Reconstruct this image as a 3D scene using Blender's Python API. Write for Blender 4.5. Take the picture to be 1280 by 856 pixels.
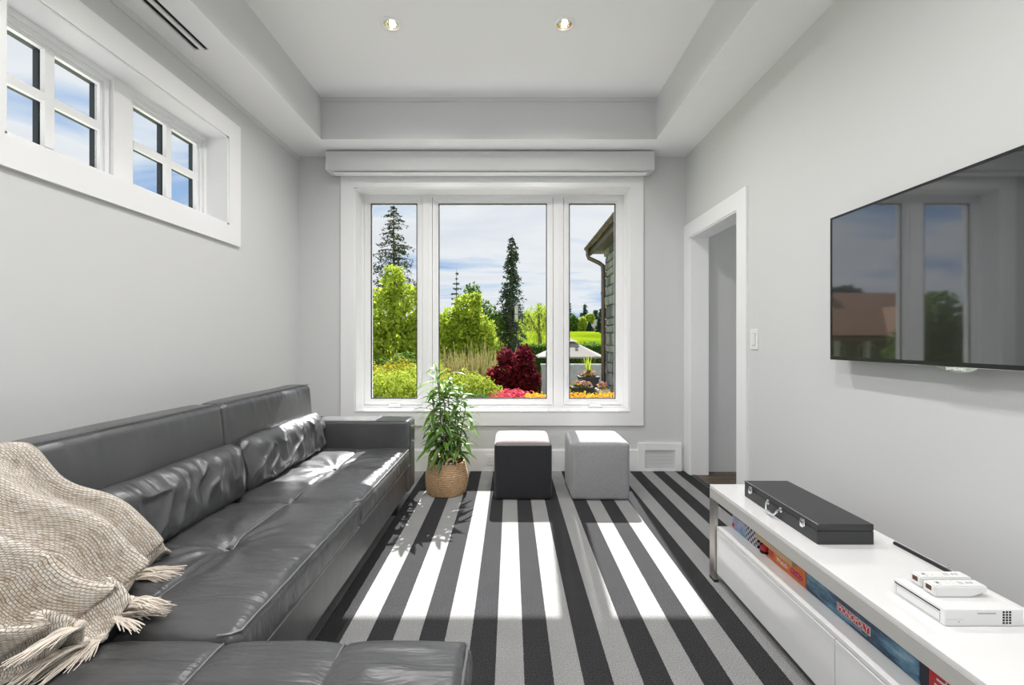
import bpy, bmesh, math, random
import numpy as np
from mathutils import Vector, Matrix, noise

for _o in list(bpy.data.objects):
    bpy.data.objects.remove(_o, do_unlink=True)
SC = bpy.context.scene
COL = SC.collection
F = 540.0            # focal length in pixels of the 1280 x 856 frame
EYE = 1.25

# ------------------------------------------------------------------ camera
cam_d = bpy.data.cameras.new('camera')
cam_d.sensor_fit = 'HORIZONTAL'
cam_d.sensor_width = 36.0
cam_d.lens = 36.0 * F / 1280.0
cam_d.shift_x = 2.0 / 1280.0
cam_d.shift_y = -3.0 / 1280.0
cam_d.clip_start = 0.05
cam_d.clip_end = 900
cam = bpy.data.objects.new('camera', cam_d)
COL.objects.link(cam)
cam.location = (0, 0, EYE)
cam.rotation_euler = (math.pi / 2, 0, 0)
SC.camera = cam

# ------------------------------------------------------------------ sky
SKY_STRENGTH = 0.47
world = bpy.data.worlds.new('sky')
SC.world = world
world.use_nodes = True
wt = world.node_tree
wt.nodes.clear()
def wn(t, **kw):
    n = wt.nodes.new(t)
    for k, v in kw.items():
        setattr(n, k, v)
    return n
w_out = wn('ShaderNodeOutputWorld')
w_bg = wn('ShaderNodeBackground')
w_bg.inputs['Strength'].default_value = SKY_STRENGTH
w_tc = wn('ShaderNodeTexCoord')
w_sep = wn('ShaderNodeSeparateXYZ')
wt.links.new(w_tc.outputs['Generated'], w_sep.inputs[0])
w_add = wn('ShaderNodeMath', operation='ADD'); w_add.inputs[1].default_value = 0.16
w_abs = wn('ShaderNodeMath', operation='ABSOLUTE')
wt.links.new(w_sep.outputs['Z'], w_abs.inputs[0])
wt.links.new(w_abs.outputs[0], w_add.inputs[0])
w_dx = wn('ShaderNodeMath', operation='DIVIDE'); w_dy = wn('ShaderNodeMath', operation='DIVIDE')
wt.links.new(w_sep.outputs['X'], w_dx.inputs[0]); wt.links.new(w_add.outputs[0], w_dx.inputs[1])
wt.links.new(w_sep.outputs['Y'], w_dy.inputs[0]); wt.links.new(w_add.outputs[0], w_dy.inputs[1])
w_cmb = wn('ShaderNodeCombineXYZ')
wt.links.new(w_dx.outputs[0], w_cmb.inputs[0]); wt.links.new(w_dy.outputs[0], w_cmb.inputs[1])
w_map = wn('ShaderNodeMapping')
w_map.inputs['Scale'].default_value = (0.75, 1.5, 1)
w_map.inputs['Location'].default_value = (3.1, 0.35, 0)
wt.links.new(w_cmb.outputs[0], w_map.inputs[0])
w_noise = wn('ShaderNodeTexNoise')
w_noise.inputs['Scale'].default_value = 1.15
w_noise.inputs['Detail'].default_value = 7
w_noise.inputs['Roughness'].default_value = 0.55
w_noise.inputs['Distortion'].default_value = 0.5
wt.links.new(w_map.outputs[0], w_noise.inputs['Vector'])
w_ramp = wn('ShaderNodeValToRGB')
w_ramp.color_ramp.elements[0].position = 0.32
w_ramp.color_ramp.elements[0].color = (0.36, 0.55, 0.86, 1)
w_ramp.color_ramp.elements[1].position = 0.50
w_ramp.color_ramp.elements[1].color = (0.93, 0.96, 1.0, 1)
e = w_ramp.color_ramp.elements.new(0.43); e.color = (0.70, 0.81, 0.96, 1)
e = w_ramp.color_ramp.elements.new(0.68); e.color = (0.82, 0.86, 0.93, 1)
wt.links.new(w_noise.outputs['Fac'], w_ramp.inputs[0])
wt.links.new(w_ramp.outputs[0], w_bg.inputs['Color'])
wt.links.new(w_bg.outputs[0], w_out.inputs[0])

# ------------------------------------------------------------------ sun, through the garden window
SUN_STRENGTH = 6.6
sun_d = bpy.data.lights.new('sun', 'SUN')
sun_d.energy = SUN_STRENGTH
sun_d.angle = math.radians(0.6)
sun_d.color = (1.0, 0.975, 0.955)
sun = bpy.data.objects.new('sun', sun_d)
COL.objects.link(sun)
sun.location = (3, 20, 20)
sun.rotation_euler = Vector((-0.135, -2.44, -2.617)).to_track_quat('-Z', 'Y').to_euler()
LAMP_POWER = 42.0      # each ceiling downlight

vs = SC.view_settings
vs.view_transform = 'Standard'
vs.look = 'None'
vs.exposure = 0.96
vs.gamma = 1.0
vs.use_curve_mapping = False

# ------------------------------------------------------------------ helpers
RND = random.Random(7)

def tag(o, label=None, cat=None, group=None, kind=None):
    if label: o['label'] = label
    if cat: o['category'] = cat
    if group: o['group'] = group
    if kind: o['kind'] = kind
    return o

def empty(name, loc=(0, 0, 0), label=None, cat=None, group=None, kind=None):
    o = bpy.data.objects.new(name, None)
    o.empty_display_size = 0.1
    o.location = loc
    COL.objects.link(o)
    return tag(o, label, cat, group, kind)

def world_loc(o):
    p = Vector((0, 0, 0))
    while o is not None:
        p += o.location
        o = o.parent if o.parent is None or not o.get('_local') else o.parent
    return p

def adopt(o, parent):
    """parent o, whose mesh is in world coordinates, to an unrotated parent"""
    if parent is not None:
        o.parent = parent
        off = Vector((0, 0, 0))
        p = parent
        if p.type == 'EMPTY':
            off = p.location.copy()
        o.matrix_parent_inverse = Matrix.Translation(-off)
    return o

def mesh_obj(name, verts, faces, mat=None, parent=None, smooth=False, uvs=None, sharp=None):
    me = bpy.data.meshes.new(name)
    me.from_pydata([tuple(v) for v in verts], [], faces)
    me.update()
    if smooth:
        me.polygons.foreach_set('use_smooth', [True] * len(me.polygons))
        if sharp is not None:
            try:
                me.set_sharp_from_angle(angle=math.radians(sharp))
            except Exception:
                pass
    if uvs is not None:
        lay = me.uv_layers.new(name='UVMap')
        for lp in me.loops:
            lay.data[lp.index].uv = uvs[lp.vertex_index]
    if mat is not None:
        for m in (mat if isinstance(mat, (list, tuple)) else [mat]):
            me.materials.append(m)
    o = bpy.data.objects.new(name, me)
    COL.objects.link(o)
    adopt(o, parent)
    return o

class MB:
    def __init__(self):
        self.v = []; self.f = []
    def raw(self, vs, fs):
        n = len(self.v)
        self.v += [tuple(p) for p in vs]
        self.f += [tuple(i + n for i in f) for f in fs]
        return self
    def box(self, x0, x1, y0, y1, z0, z1, b=0.0, seg=2):
        if x0 > x1: x0, x1 = x1, x0
        if y0 > y1: y0, y1 = y1, y0
        if z0 > z1: z0, z1 = z1, z0
        vs = [(x0, y0, z0), (x1, y0, z0), (x1, y1, z0), (x0, y1, z0), (x0, y0, z1), (x1, y0, z1), (x1, y1, z1), (x0, y1, z1)]
        fs = [(0, 3, 2, 1), (4, 5, 6, 7), (0, 1, 5, 4), (1, 2, 6, 5), (2, 3, 7, 6), (3, 0, 4, 7)]
        if b > 0:
            bm = bmesh.new()
            bv = [bm.verts.new(p) for p in vs]
            for f in fs: bm.faces.new([bv[i] for i in f])
            bmesh.ops.bevel(bm, geom=bm.edges[:], offset=b, segments=seg, profile=0.5, affect='EDGES')
            bm.verts.index_update()
            vs = [p.co[:] for p in bm.verts]
            fs = [tuple(p.index for p in f.verts) for f in bm.faces]
            bm.free()
        return self.raw(vs, fs)
    def tube(self, pts, rad, seg=8, closed=False, caps=True):
        pts = [Vector(p) for p in pts]
        n = len(pts)
        rads = rad if isinstance(rad, (list, tuple)) else [rad] * n
        base = len(self.v)
        prev = None
        for i, p in enumerate(pts):
            a = pts[(i - 1) % n] if (i > 0 or closed) else pts[i]
            b = pts[(i + 1) % n] if (i < n - 1 or closed) else pts[i]
            t = (b - a)
            if t.length < 1e-9: t = Vector((0, 0, 1))
            t.normalize()
            if prev is None:
                u = Vector((0, 0, 1)) if abs(t.z) < 0.9 else Vector((1, 0, 0))
                u = (u - t * u.dot(t)).normalized()
            else:
                u = (prev - t * prev.dot(t))
                u = u.normalized() if u.length > 1e-6 else t.orthogonal().normalized()
            prev = u
            w = t.cross(u)
            for k in range(seg):
                an = 2 * math.pi * k / seg
                self.v.append(tuple(p + (u * math.cos(an) + w * math.sin(an)) * rads[i]))
        rng = range(n) if closed else range(n - 1)
        for i in rng:
            j = (i + 1) % n
            for k in range(seg):
                k2 = (k + 1) % seg
                self.f.append((base + i * seg + k, base + i * seg + k2, base + j * seg + k2, base + j * seg + k))
        if caps and not closed:
            self.f.append(tuple(base + k for k in reversed(range(seg))))
            self.f.append(tuple(base + (n - 1) * seg + k for k in range(seg)))
        return self
    def lathe(self, prof, c=(0, 0, 0), seg=32, cap0=True, cap1=True):
        base = len(self.v)
        for r, z in prof:
            for k in range(seg):
                a = 2 * math.pi * k / seg
                self.v.append((c[0] + r * math.cos(a), c[1] + r * math.sin(a), c[2] + z))
        n = len(prof)
        for i in range(n - 1):
            for k in range(seg):
                k2 = (k + 1) % seg
                self.f.append((base + i * seg + k, base + i * seg + k2, base + (i + 1) * seg + k2, base + (i + 1) * seg + k))
        if cap0: self.f.append(tuple(base + k for k in reversed(range(seg))))
        if cap1: self.f.append(tuple(base + (n - 1) * seg + k for k in range(seg)))
        return self
    def frame(self, axis, a0, a1, z0, z1, w, d0, d1, wt=None, wb=None):
        """rectangular frame standing in a wall; axis 'x' = spans x, thickness along y; 'y' = spans y, thickness along x"""
        wt = w if wt is None else wt
        wb = w if wb is None else wb
        def bx(p0, p1, q0, q1):
            if axis == 'x': self.box(p0, p1, d0, d1, q0, q1)
            else: self.box(d0, d1, p0, p1, q0, q1)
        bx(a0, a0 + w, z0, z1); bx(a1 - w, a1, z0, z1)
        bx(a0 + w, a1 - w, z1 - wt, z1); bx(a0 + w, a1 - w, z0, z0 + wb)
        return self
    def build(self, name, mat=None, parent=None, smooth=False, uvs=None, sharp=40):
        return mesh_obj(name, self.v, self.f, mat, parent, smooth, uvs, sharp if smooth else None)

def rbox(hx, hy, hz, r, nx, ny, nz, disp=None, k=4):
    """rounded box with a dense grid, centre at the origin; disp(p, n) -> p"""
    r = min(r, hx * .98, hy * .98, hz * .98)
    def axis(h, n):
        c = [r * (1 - math.tan(math.pi / 4 * (1 - i / k))) for i in range(k)]
        a = [-h + q for q in c]
        m = [(-h + r) + (2 * (h - r)) * i / n for i in range(n + 1)]
        return a + m + [-q for q in reversed(a)]
    ax, ay, az = axis(hx, nx), axis(hy, ny), axis(hz, nz)
    NX, NY, NZ = len(ax) - 1, len(ay) - 1, len(az) - 1
    idx = {}; verts = []; faces = []
    def vert(i, j, l):
        key = (i, j, l)
        if key in idx: return idx[key]
        v = Vector((ax[i], ay[j], az[l]))
        q = Vector((max(-(hx - r), min(hx - r, v.x)), max(-(hy - r), min(hy - r, v.y)), max(-(hz - r), min(hz - r, v.z))))
        d = v - q
        n = d.normalized() if d.length > 1e-9 else Vector((0, 0, 1))
        p = q + n * r
        if disp: p = disp(p, n)
        idx[key] = len(verts); verts.append(p)
        return idx[key]
    for i in range(NX):
        for j in range(NY):
            faces.append((vert(i, j, NZ), vert(i + 1, j, NZ), vert(i + 1, j + 1, NZ), vert(i, j + 1, NZ)))
            faces.append((vert(i, j, 0), vert(i, j + 1, 0), vert(i + 1, j + 1, 0), vert(i + 1, j, 0)))
    for i in range(NX):
        for l in range(NZ):
            faces.append((vert(i, 0, l), vert(i + 1, 0, l), vert(i + 1, 0, l + 1), vert(i, 0, l + 1)))
            faces.append((vert(i, NY, l), vert(i, NY, l + 1), vert(i + 1, NY, l + 1), vert(i + 1, NY, l)))
    for j in range(NY):
        for l in range(NZ):
            faces.append((vert(0, j, l), vert(0, j, l + 1), vert(0, j + 1, l + 1), vert(0, j + 1, l)))
            faces.append((vert(NX, j, l), vert(NX, j + 1, l), vert(NX, j + 1, l + 1), vert(NX, j, l + 1)))
    return verts, faces

def xform(vs, loc=(0, 0, 0), rot=None):
    L = Vector(loc)
    if rot is None: return [Vector(v) + L for v in vs]
    return [rot @ Vector(v) + L for v in vs]

def copy_tree(o, parent=None):
    c = o.copy()
    COL.objects.link(c)
    if parent is not None: c.parent = parent
    for ch in list(o.children):
        copy_tree(ch, c)
    return c

def text_mesh(name, body, size, mat, place, parent=None, extrude=0.0004, align='CENTER', bold=0.0):
    """flat lettering as a mesh; place = Matrix that puts the text plane in the world"""
    cu = bpy.data.curves.new(name, 'FONT')
    cu.body = body; cu.size = size; cu.extrude = extrude; cu.align_x = align; cu.align_y = 'CENTER'
    cu.offset = bold; cu.resolution_u = 3
    tmp = bpy.data.objects.new(name + '_curve', cu)
    COL.objects.link(tmp)
    dg = bpy.context.evaluated_depsgraph_get()
    me = bpy.data.meshes.new_from_object(tmp.evaluated_get(dg))
    bpy.data.objects.remove(tmp, do_unlink=True)
    me.transform(place)
    me.materials.clear(); me.materials.append(mat)
    me.name = name
    o = bpy.data.objects.new(name, me)
    COL.objects.link(o)
    adopt(o, parent)
    return o

# ------------------------------------------------------------------ materials
class NT:
    def __init__(self, name):
        self.m = bpy.data.materials.new(name)
        self.m.use_nodes = True
        self.t = self.m.node_tree
        self.b = self.t.nodes['Principled BSDF']
        self.out = self.t.nodes['Material Output']
    def n(self, typ, **inp):
        nd = self.t.nodes.new(typ)
        for k, v in inp.items():
            if k.startswith('_'): setattr(nd, k[1:], v)
            else: nd.inputs[k.replace('__', ' ')].default_value = v
        return nd
    def l(self, a, b): self.t.links.new(a, b)
    def set(self, **kw):
        for k, v in kw.items():
            k = k.replace('__', ' ')
            self.b.inputs[k].default_value = v
        return self
    def coord(self, kind='Object', scale=(1, 1, 1)):
        tc = self.n('ShaderNodeTexCoord'); mp = self.n('ShaderNodeMapping', Scale=scale)
        self.l(tc.outputs[kind], mp.inputs[0])
        return mp.outputs[0]
    def noise(self, vec, scale, detail=3, rough=.5):
        nn = self.n('ShaderNodeTexNoise', Scale=scale, Detail=detail, Roughness=rough)
        self.l(vec, nn.inputs['Vector'])
        return nn.outputs['Fac']
    def ramp(self, fac, stops):
        r = self.n('ShaderNodeValToRGB')
        el = r.color_ramp.elements
        el[0].position, el[0].color = stops[0][0], (*stops[0][1], 1)
        el[1].position, el[1].color = stops[-1][0], (*stops[-1][1], 1)
        for p, c in stops[1:-1]:
            q = el.new(p); q.color = (*c, 1)
        self.l(fac, r.inputs[0])
        return r.outputs[0]
    def bump(self, h, strength=.2, dist=.002, normal=None):
        b = self.n('ShaderNodeBump', Strength=strength, Distance=dist)
        self.l(h, b.inputs['Height'])
        if normal is not None: self.l(normal, b.inputs['Normal'])
        self.l(b.outputs[0], self.b.inputs['Normal'])
        return b.outputs[0]

M = {}
def C(*c): return (*c, 1.0)
def simple(key, col, rough=.5, metal=0.0, bump=None, var=0.0, spec=.5, coat=0.0):
    t = NT(key)
    t.set(Base__Color=C(*col), Roughness=rough, Metallic=metal)
    t.b.inputs['Specular IOR Level'].default_value = spec
    if coat: t.set(Coat__Weight=coat, Coat__Roughness=.05)
    if var or bump:
        v = t.coord()
    if var:
        c = t.ramp(t.noise(v, 6, 4), [(.3, tuple(x * (1 - var) for x in col)), (.7, tuple(min(1, x * (1 + var)) for x in col))])
        t.l(c, t.b.inputs['Base Color'])
    if bump:
        t.bump(t.noise(v, bump[0], 3), bump[1], bump[2])
    M[key] = t.m
    return t.m

simple('wall_paint', (.665, .67, .67), .75, bump=(180, .12, .0006), spec=.3)
simple('ceiling_paint', (.92, .92, .915), .8, bump=(180, .1, .0005), spec=.2)
simple('trim_white', (.88, .88, .885), .35, bump=(90, .04, .0004))
simple('vinyl_white', (.89, .89, .895), .3, bump=(60, .02, .0003))
simple('black_rubber', (.012, .013, .014), .5, bump=(120, .05, .0004))
simple('dark_frame', (.02, .028, .032), .45, bump=(120, .05, .0004))
simple('steel', (.62, .58, .55), .32, 1.0, bump=(200, .05, .0003))
simple('chrome', (.85, .85, .86), .12, 1.0, bump=(60, .02, .0002))
simple('gloss_white', (.83, .83, .825), .10, coat=.4, bump=(15, .01, .0003))
simple('shelf_white', (.80, .80, .795), .25, bump=(40, .02, .0003))
simple('plastic_white', (.84, .84, .83), .28, bump=(300, .03, .0002))
simple('plastic_grey', (.42, .43, .45), .4, bump=(300, .03, .0002))
simple('plastic_black', (.012, .012, .013), .3, bump=(300, .03, .0002))
simple('case_black', (.035, .036, .038), .42, bump=(400, .2, .0006), spec=.5)
simple('dark_slot', (.006, .006, .006), .8, bump=(50, .1, .0005))

def glass():
    t = NT('window_glass')
    tr = t.n('ShaderNodeBsdfTransparent'); tr.inputs[0].default_value = C(.985, .99, .99)
    gl = t.n('ShaderNodeBsdfGlossy', Roughness=.0)
    lw = t.n('ShaderNodeLayerWeight', Blend=.5)
    pw = t.n('ShaderNodeMath', _operation='POWER'); t.l(lw.outputs['Facing'], pw.inputs[0]); pw.inputs[1].default_value = 5.0
    ma = t.n('ShaderNodeMath', _operation='MULTIPLY_ADD'); t.l(pw.outputs[0], ma.inputs[0]); ma.inputs[1].default_value = .6; ma.inputs[2].default_value = .0
    mx = t.n('ShaderNodeMixShader')
    t.l(ma.outputs[0], mx.inputs[0]); t.l(tr.outputs[0], mx.inputs[1]); t.l(gl.outputs[0], mx.inputs[2])
    t.l(mx.outputs[0], t.out.inputs[0])
    M['glass'] = t.m
glass()

def carpet():
    t = NT('striped_carpet')
    tc = t.n('ShaderNodeTexCoord')
    sep = t.n('ShaderNodeSeparateXYZ'); t.l(tc.outputs['Object'], sep.inputs[0])
    # wobble the stripe edges a little
    mp = t.n('ShaderNodeMapping', Scale=(1, 1, 1)); t.l(tc.outputs['Object'], mp.inputs[0])
    nz = t.noise(mp.outputs[0], 160, 2)
    wob = t.n('ShaderNodeMath', _operation='MULTIPLY_ADD'); t.l(nz, wob.inputs[0]); wob.inputs[1].default_value = .006; t.l(sep.outputs['X'], wob.inputs[2])
    a = t.n('ShaderNodeMath', _operation='ADD'); t.l(wob.outputs[0], a.inputs[0]); a.inputs[1].default_value = .0568 - .003 + 0.1084 * 40
    d = t.n('ShaderNodeMath', _operation='DIVIDE'); t.l(a.outputs[0], d.inputs[0]); d.inputs[1].default_value = .2168
    fr = t.n('ShaderNodeMath', _operation='FRACT'); t.l(d.outputs[0], fr.inputs[0])
    gt = t.n('ShaderNodeMath', _operation='GREATER_THAN'); t.l(fr.outputs[0], gt.inputs[0]); gt.inputs[1].default_value = .5
    spk = t.noise(mp.outputs[0], 230, 3, .75)
    big = t.noise(mp.outputs[0], 9, 3)
    cl = t.ramp(spk, [(.34, (.18, .18, .18)), (.66, (.46, .46, .455))])
    cd = t.ramp(spk, [(.36, (.010, .010, .011)), (.68, (.085, .086, .09))])
    mx = t.n('ShaderNodeMixRGB'); t.l(gt.outputs[0], mx.inputs[0]); t.l(cl, mx.inputs[1]); t.l(cd, mx.inputs[2])
    m2 = t.n('ShaderNodeMixRGB', _blend_type='MULTIPLY'); m2.inputs[0].default_value = .35
    t.l(mx.outputs[0], m2.inputs[1]); t.l(t.ramp(big, [(.3, (.75, .75, .75)), (.7, (1, 1, 1))]), m2.inputs[2])
    t.l(m2.outputs[0], t.b.inputs['Base Color'])
    t.set(Roughness=.95)
    t.b.inputs['Specular IOR Level'].default_value = .1
    t.bump(spk, .8, .004)
    M['carpet'] = t.m
carpet()

def leather(key, col, rough=.34, crease=.26):
    t = NT(key)
    v = t.coord()
    fine = t.noise(v, 330, 2, .6)
    cre = t.n('ShaderNodeTexNoise', Scale=1.0, Detail=3, Roughness=.55, Distortion=.6)
    t.l(t.coord('Object', (4.5, 24, 5)), cre.inputs['Vector'])
    rid = t.n('ShaderNodeMath', _operation='SUBTRACT'); t.l(cre.outputs['Fac'], rid.inputs[0]); rid.inputs[1].default_value = .5
    ab = t.n('ShaderNodeMath', _operation='ABSOLUTE'); t.l(rid.outputs[0], ab.inputs[0])
    mid = t.noise(t.coord('Object', (1, 1, 1.5)), 14, 2, .5)
    big = t.noise(v, 5, 3)
    t.l(t.ramp(big, [(.3, tuple(c * .85 for c in col)), (.7, tuple(c * 1.2 for c in col))]), t.b.inputs['Base Color'])
    t.set(Roughness=rough)
    b0 = t.n('ShaderNodeBump', Strength=crease, Distance=.030); t.l(ab.outputs[0], b0.inputs['Height'])
    b1 = t.n('ShaderNodeBump', Strength=.22, Distance=.006); t.l(mid, b1.inputs['Height']); t.l(b0.outputs[0], b1.inputs['Normal'])
    t.bump(fine, .16, .0012, b1.outputs[0])
    t.b.inputs['Specular IOR Level'].default_value = .95
    M[key] = t.m
leather('leather', (.060, .061, .064), .36)
leather('leather_plain', (.060, .061, .064), .36, .04)
leather('leather_light', (.16, .16, .16), .4, .05)

def fabric(key, col, scale=420, sheen=.3):
    t = NT(key)
    v = t.coord()
    a = t.noise(t.coord('Object', (1, 1, .25)), scale, 2); b = t.noise(t.coord('Object', (.25, .25, 1)), scale, 2)
    mx = t.n('ShaderNodeMath', _operation='ADD'); t.l(a, mx.inputs[0]); t.l(b, mx.inputs[1])
    t.l(t.ramp(mx.outputs[0], [(.7, tuple(c * .75 for c in col)), (1.3, tuple(min(1, c * 1.2) for c in col))]), t.b.inputs['Base Color'])
    t.set(Roughness=.9); t.b.inputs['Sheen Weight'].default_value = sheen
    t.b.inputs['Specular IOR Level'].default_value = .15
    t.bump(mx.outputs[0], .35, .0012)
    M[key] = t.m
fabric('fabric_charcoal', (.030, .030, .034), sheen=.15)
fabric('fabric_blush', (.215, .19, .19))
fabric('fabric_grey', (.29, .29, .30))

def weave():
    t = NT('woven_throw')
    tc = t.n('ShaderNodeTexCoord')
    br = t.n('ShaderNodeTexBrick', Scale=1.0)
    br.offset = .5
    br.inputs['Color1'].default_value = C(.90, .87, .82); br.inputs['Color2'].default_value = C(.83, .76, .67); br.inputs['Mortar'].default_value = C(.46, .37, .29)
    br.inputs['Mortar Size'].default_value = .0009; br.inputs['Mortar Smooth'].default_value = .6
    br.inputs['Brick Width'].default_value = .0112; br.inputs['Row Height'].default_value = .0064
    nz = t.noise(tc.outputs['UV'], 45, 3)
    ds = t.n('ShaderNodeMixRGB', _blend_type='ADD'); ds.inputs[0].default_value = .006
    t.l(tc.outputs['UV'], ds.inputs[1]); t.l(nz, ds.inputs[2])
    t.l(ds.outputs[0], br.inputs['Vector'])
    st = t.n('ShaderNodeTexNoise', Scale=1.0, Detail=2); mp = t.n('ShaderNodeMapping', Scale=(30, 150, 1)); t.l(tc.outputs['UV'], mp.inputs[0]); t.l(mp.outputs[0], st.inputs['Vector'])
    mx = t.n('ShaderNodeMixRGB', _blend_type='MULTIPLY'); mx.inputs[0].default_value = .75
    t.l(br.outputs['Color'], mx.inputs[1]); t.l(t.ramp(st.outputs['Fac'], [(.36, (.66, .58, .50)), (.52, (1, 1, 1))]), mx.inputs[2])
    t.l(mx.outputs[0], t.b.inputs['Base Color'])
    t.set(Roughness=.95); t.b.inputs['Specular IOR Level'].default_value = .1
    inv = t.n('ShaderNodeMath', _operation='SUBTRACT'); inv.inputs[0].default_value = 1; t.l(br.outputs['Fac'], inv.inputs[1])
    sm = t.n('ShaderNodeMath', _operation='ADD'); t.l(inv.outputs[0], sm.inputs[0]); t.l(t.noise(tc.outputs['UV'], 260, 2), sm.inputs[1])
    t.bump(sm.outputs[0], .9, .005)
    M['throw'] = t.m
weave()
simple('yarn', (.72, .65, .57), .95, var=.15, bump=(300, .5, .002), spec=.1)

def wicker():
    t = NT('wicker')
    v = t.coord('Object', (1, 1, 1))
    w = t.n('ShaderNodeTexWave', Scale=22, Distortion=2.5, Detail=2); w.bands_direction = 'Z'
    t.l(v, w.inputs['Vector'])
    n2 = t.noise(t.coord('Object', (60, 60, 260)), 1, 3)
    mm = t.n('ShaderNodeMixRGB', _blend_type='MULTIPLY'); mm.inputs[0].default_value = .5
    t.l(t.ramp(n2, [(.3, (.33, .19, .09)), (.55, (.60, .40, .23)), (.75, (.76, .57, .37))]), mm.inputs[1]); t.l(t.ramp(w.outputs['Fac'], [(0, (.7, .62, .55)), (1, (1, 1, 1))]), mm.inputs[2])
    t.l(mm.outputs[0], t.b.inputs['Base Color'])
    t.set(Roughness=.8)
    t.bump(n2, .5, .003)
    M['wicker'] = t.m
wicker()

def leafmat(key, cols, rough=.75, trans=.35, trans_col=None):
    """foliage: colour varies from leaf to leaf, light shines through"""
    t = NT(key)
    g = t.n('ShaderNodeNewGeometry')
    c = t.ramp(g.outputs['Random Per Island'], [(i / (len(cols) - 1), q) for i, q in enumerate(cols)])
    t.l(c, t.b.inputs['Base Color'])
    t.set(Roughness=rough)
    t.b.inputs['Specular IOR Level'].default_value = .1
    tl = t.n('ShaderNodeBsdfTranslucent')
    if trans_col:
        mul = t.n('ShaderNodeMixRGB', _blend_type='MULTIPLY'); mul.inputs[0].default_value = 1; mul.inputs[2].default_value = C(*trans_col)
        t.l(c, mul.inputs[1]); t.l(mul.outputs[0], tl.inputs[0])
    else:
        t.l(c, tl.inputs[0])
    mx = t.n('ShaderNodeMixShader'); mx.inputs[0].default_value = trans
    t.l(t.b.outputs[0], mx.inputs[1]); t.l(tl.outputs[0], mx.inputs[2]); t.l(mx.outputs[0], t.out.inputs[0])
    M[key] = t.m
leafmat('leaf_lime', [(0.2604, 0.3596, 0.031), (0.372, 0.465, 0.0496), (0.465, 0.496, 0.0744)], trans=.5)
leafmat('leaf_fresh', [(0.2079, 0.3341, 0.0371), (0.4367, 0.5384, 0.0668), (0.603, 0.6683, 0.104)], trans=.5)
leafmat('leaf_mid', [(0.0576, 0.1224, 0.0252), (0.1152, 0.216, 0.036), (0.2016, 0.3024, 0.0576)], trans=.4)
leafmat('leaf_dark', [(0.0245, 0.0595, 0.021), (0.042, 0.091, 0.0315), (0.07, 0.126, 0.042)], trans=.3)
leafmat('needle_grey', [(0.0375, 0.0562, 0.0338), (0.075, 0.0938, 0.0562), (0.1125, 0.1237, 0.075)], trans=.2)
leafmat('needle_blue', [(0.03, 0.0638, 0.045), (0.0675, 0.1125, 0.075), (0.12, 0.165, 0.105)], trans=.2)
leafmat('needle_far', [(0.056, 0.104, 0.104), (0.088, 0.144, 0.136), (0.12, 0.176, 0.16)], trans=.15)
leafmat('leaf_maple', [(0.0781, 0.0087, 0.0195), (0.1562, 0.0152, 0.0325), (0.2691, 0.026, 0.0347)], trans=.5)
leafmat('leaf_red', [(0.465, 0.03, 0.0675), (0.6, 0.06, 0.105), (0.675, 0.165, 0.1875)], trans=.4)
leafmat('petal_orange', [(0.68, 0.304, 0.016), (0.76, 0.416, 0.024), (0.76, 0.52, 0.048)], trans=.4)
leafmat('petal_mix', [(0.315, 0.028, 0.175), (0.595, 0.455, 0.035), (0.525, 0.21, 0.28), (0.56, 0.546, 0.49)], trans=.4)
leafmat('reed_dry', [(0.216, 0.168, 0.078), (0.312, 0.252, 0.12), (0.24, 0.264, 0.078)], trans=.4)
leafmat('leaf_gold', [(.34, .33, .03), (.48, .40, .03), (.32, .38, .04)], trans=.5)
simple('bark', (.16, .12, .085), .9, var=.3, bump=(30, .6, .02))
simple('bark_pale', (.30, .25, .19), .9, var=.3, bump=(30, .6, .02))
simple('soil', (.05, .035, .025), .95, var=.3, bump=(40, .8, .02))
# ================================================================== ROOM SHELL
XL, XR, YB, YF = -2.028, 1.68, 4.14, -2.3       # left wall, right wall, window wall, rear wall
ZS, ZT = 3.01, 3.37                             # soffit underside, tray ceiling
TX0, TX1, TY1, TY0 = -1.657, 1.279, 3.785, -1.9 # the raised tray
WO = 0.31                                       # outer wall thickness

def struct(o): o['kind'] = 'structure'; return o

fl = MB().box(XL - .1, XR + .012, YF, YB + .05, -.12, 0).build('floor', M['carpet']); struct(fl)

# --- window wall, with its opening
WX0, WX1, WZ0, WZ1 = -1.489, 1.139, .565, 2.706
b = MB()
b.box(XL - .25, WX0, YB, YB + WO, -.3, ZT + .2); b.box(WX1, XR + .145, YB, YB + WO, -.3, ZT + .2)
b.box(WX0, WX1, YB, YB + WO, -.3, WZ0); b.box(WX0, WX1, YB, YB + WO, WZ1, ZT + .2)
wall_back = struct(b.build('wall_back', M['wall_paint']))

# --- left wall, with the high window and, behind the camera, an opening added for daylight
LY0, LY1, LZ0, LZ1 = 1.717, 3.087, 2.073, 2.70
GD0, GD1, GDZ = -2.0, .95, 2.85                 # unseen glazed doors added for daylight behind the camera, left and right
b = MB()
b.box(XL - .25, XL, YF - .2, GD0, -.3, ZT + .2); b.box(XL - .25, XL, GD1, LY0, -.3, ZT + .2); b.box(XL - .25, XL, LY1, YB, -.3, ZT + .2)
b.box(XL - .25, XL, GD0, GD1, GDZ, ZT + .2); b.box(XL - .25, XL, GD0, GD1, -.3, 0)
b.box(XL - .25, XL, LY0, LY1, -.3, LZ0); b.box(XL - .25, XL, LY0, LY1, LZ1, ZT + .2)
wall_left = struct(b.build('wall_left', M['wall_paint']))

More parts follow.
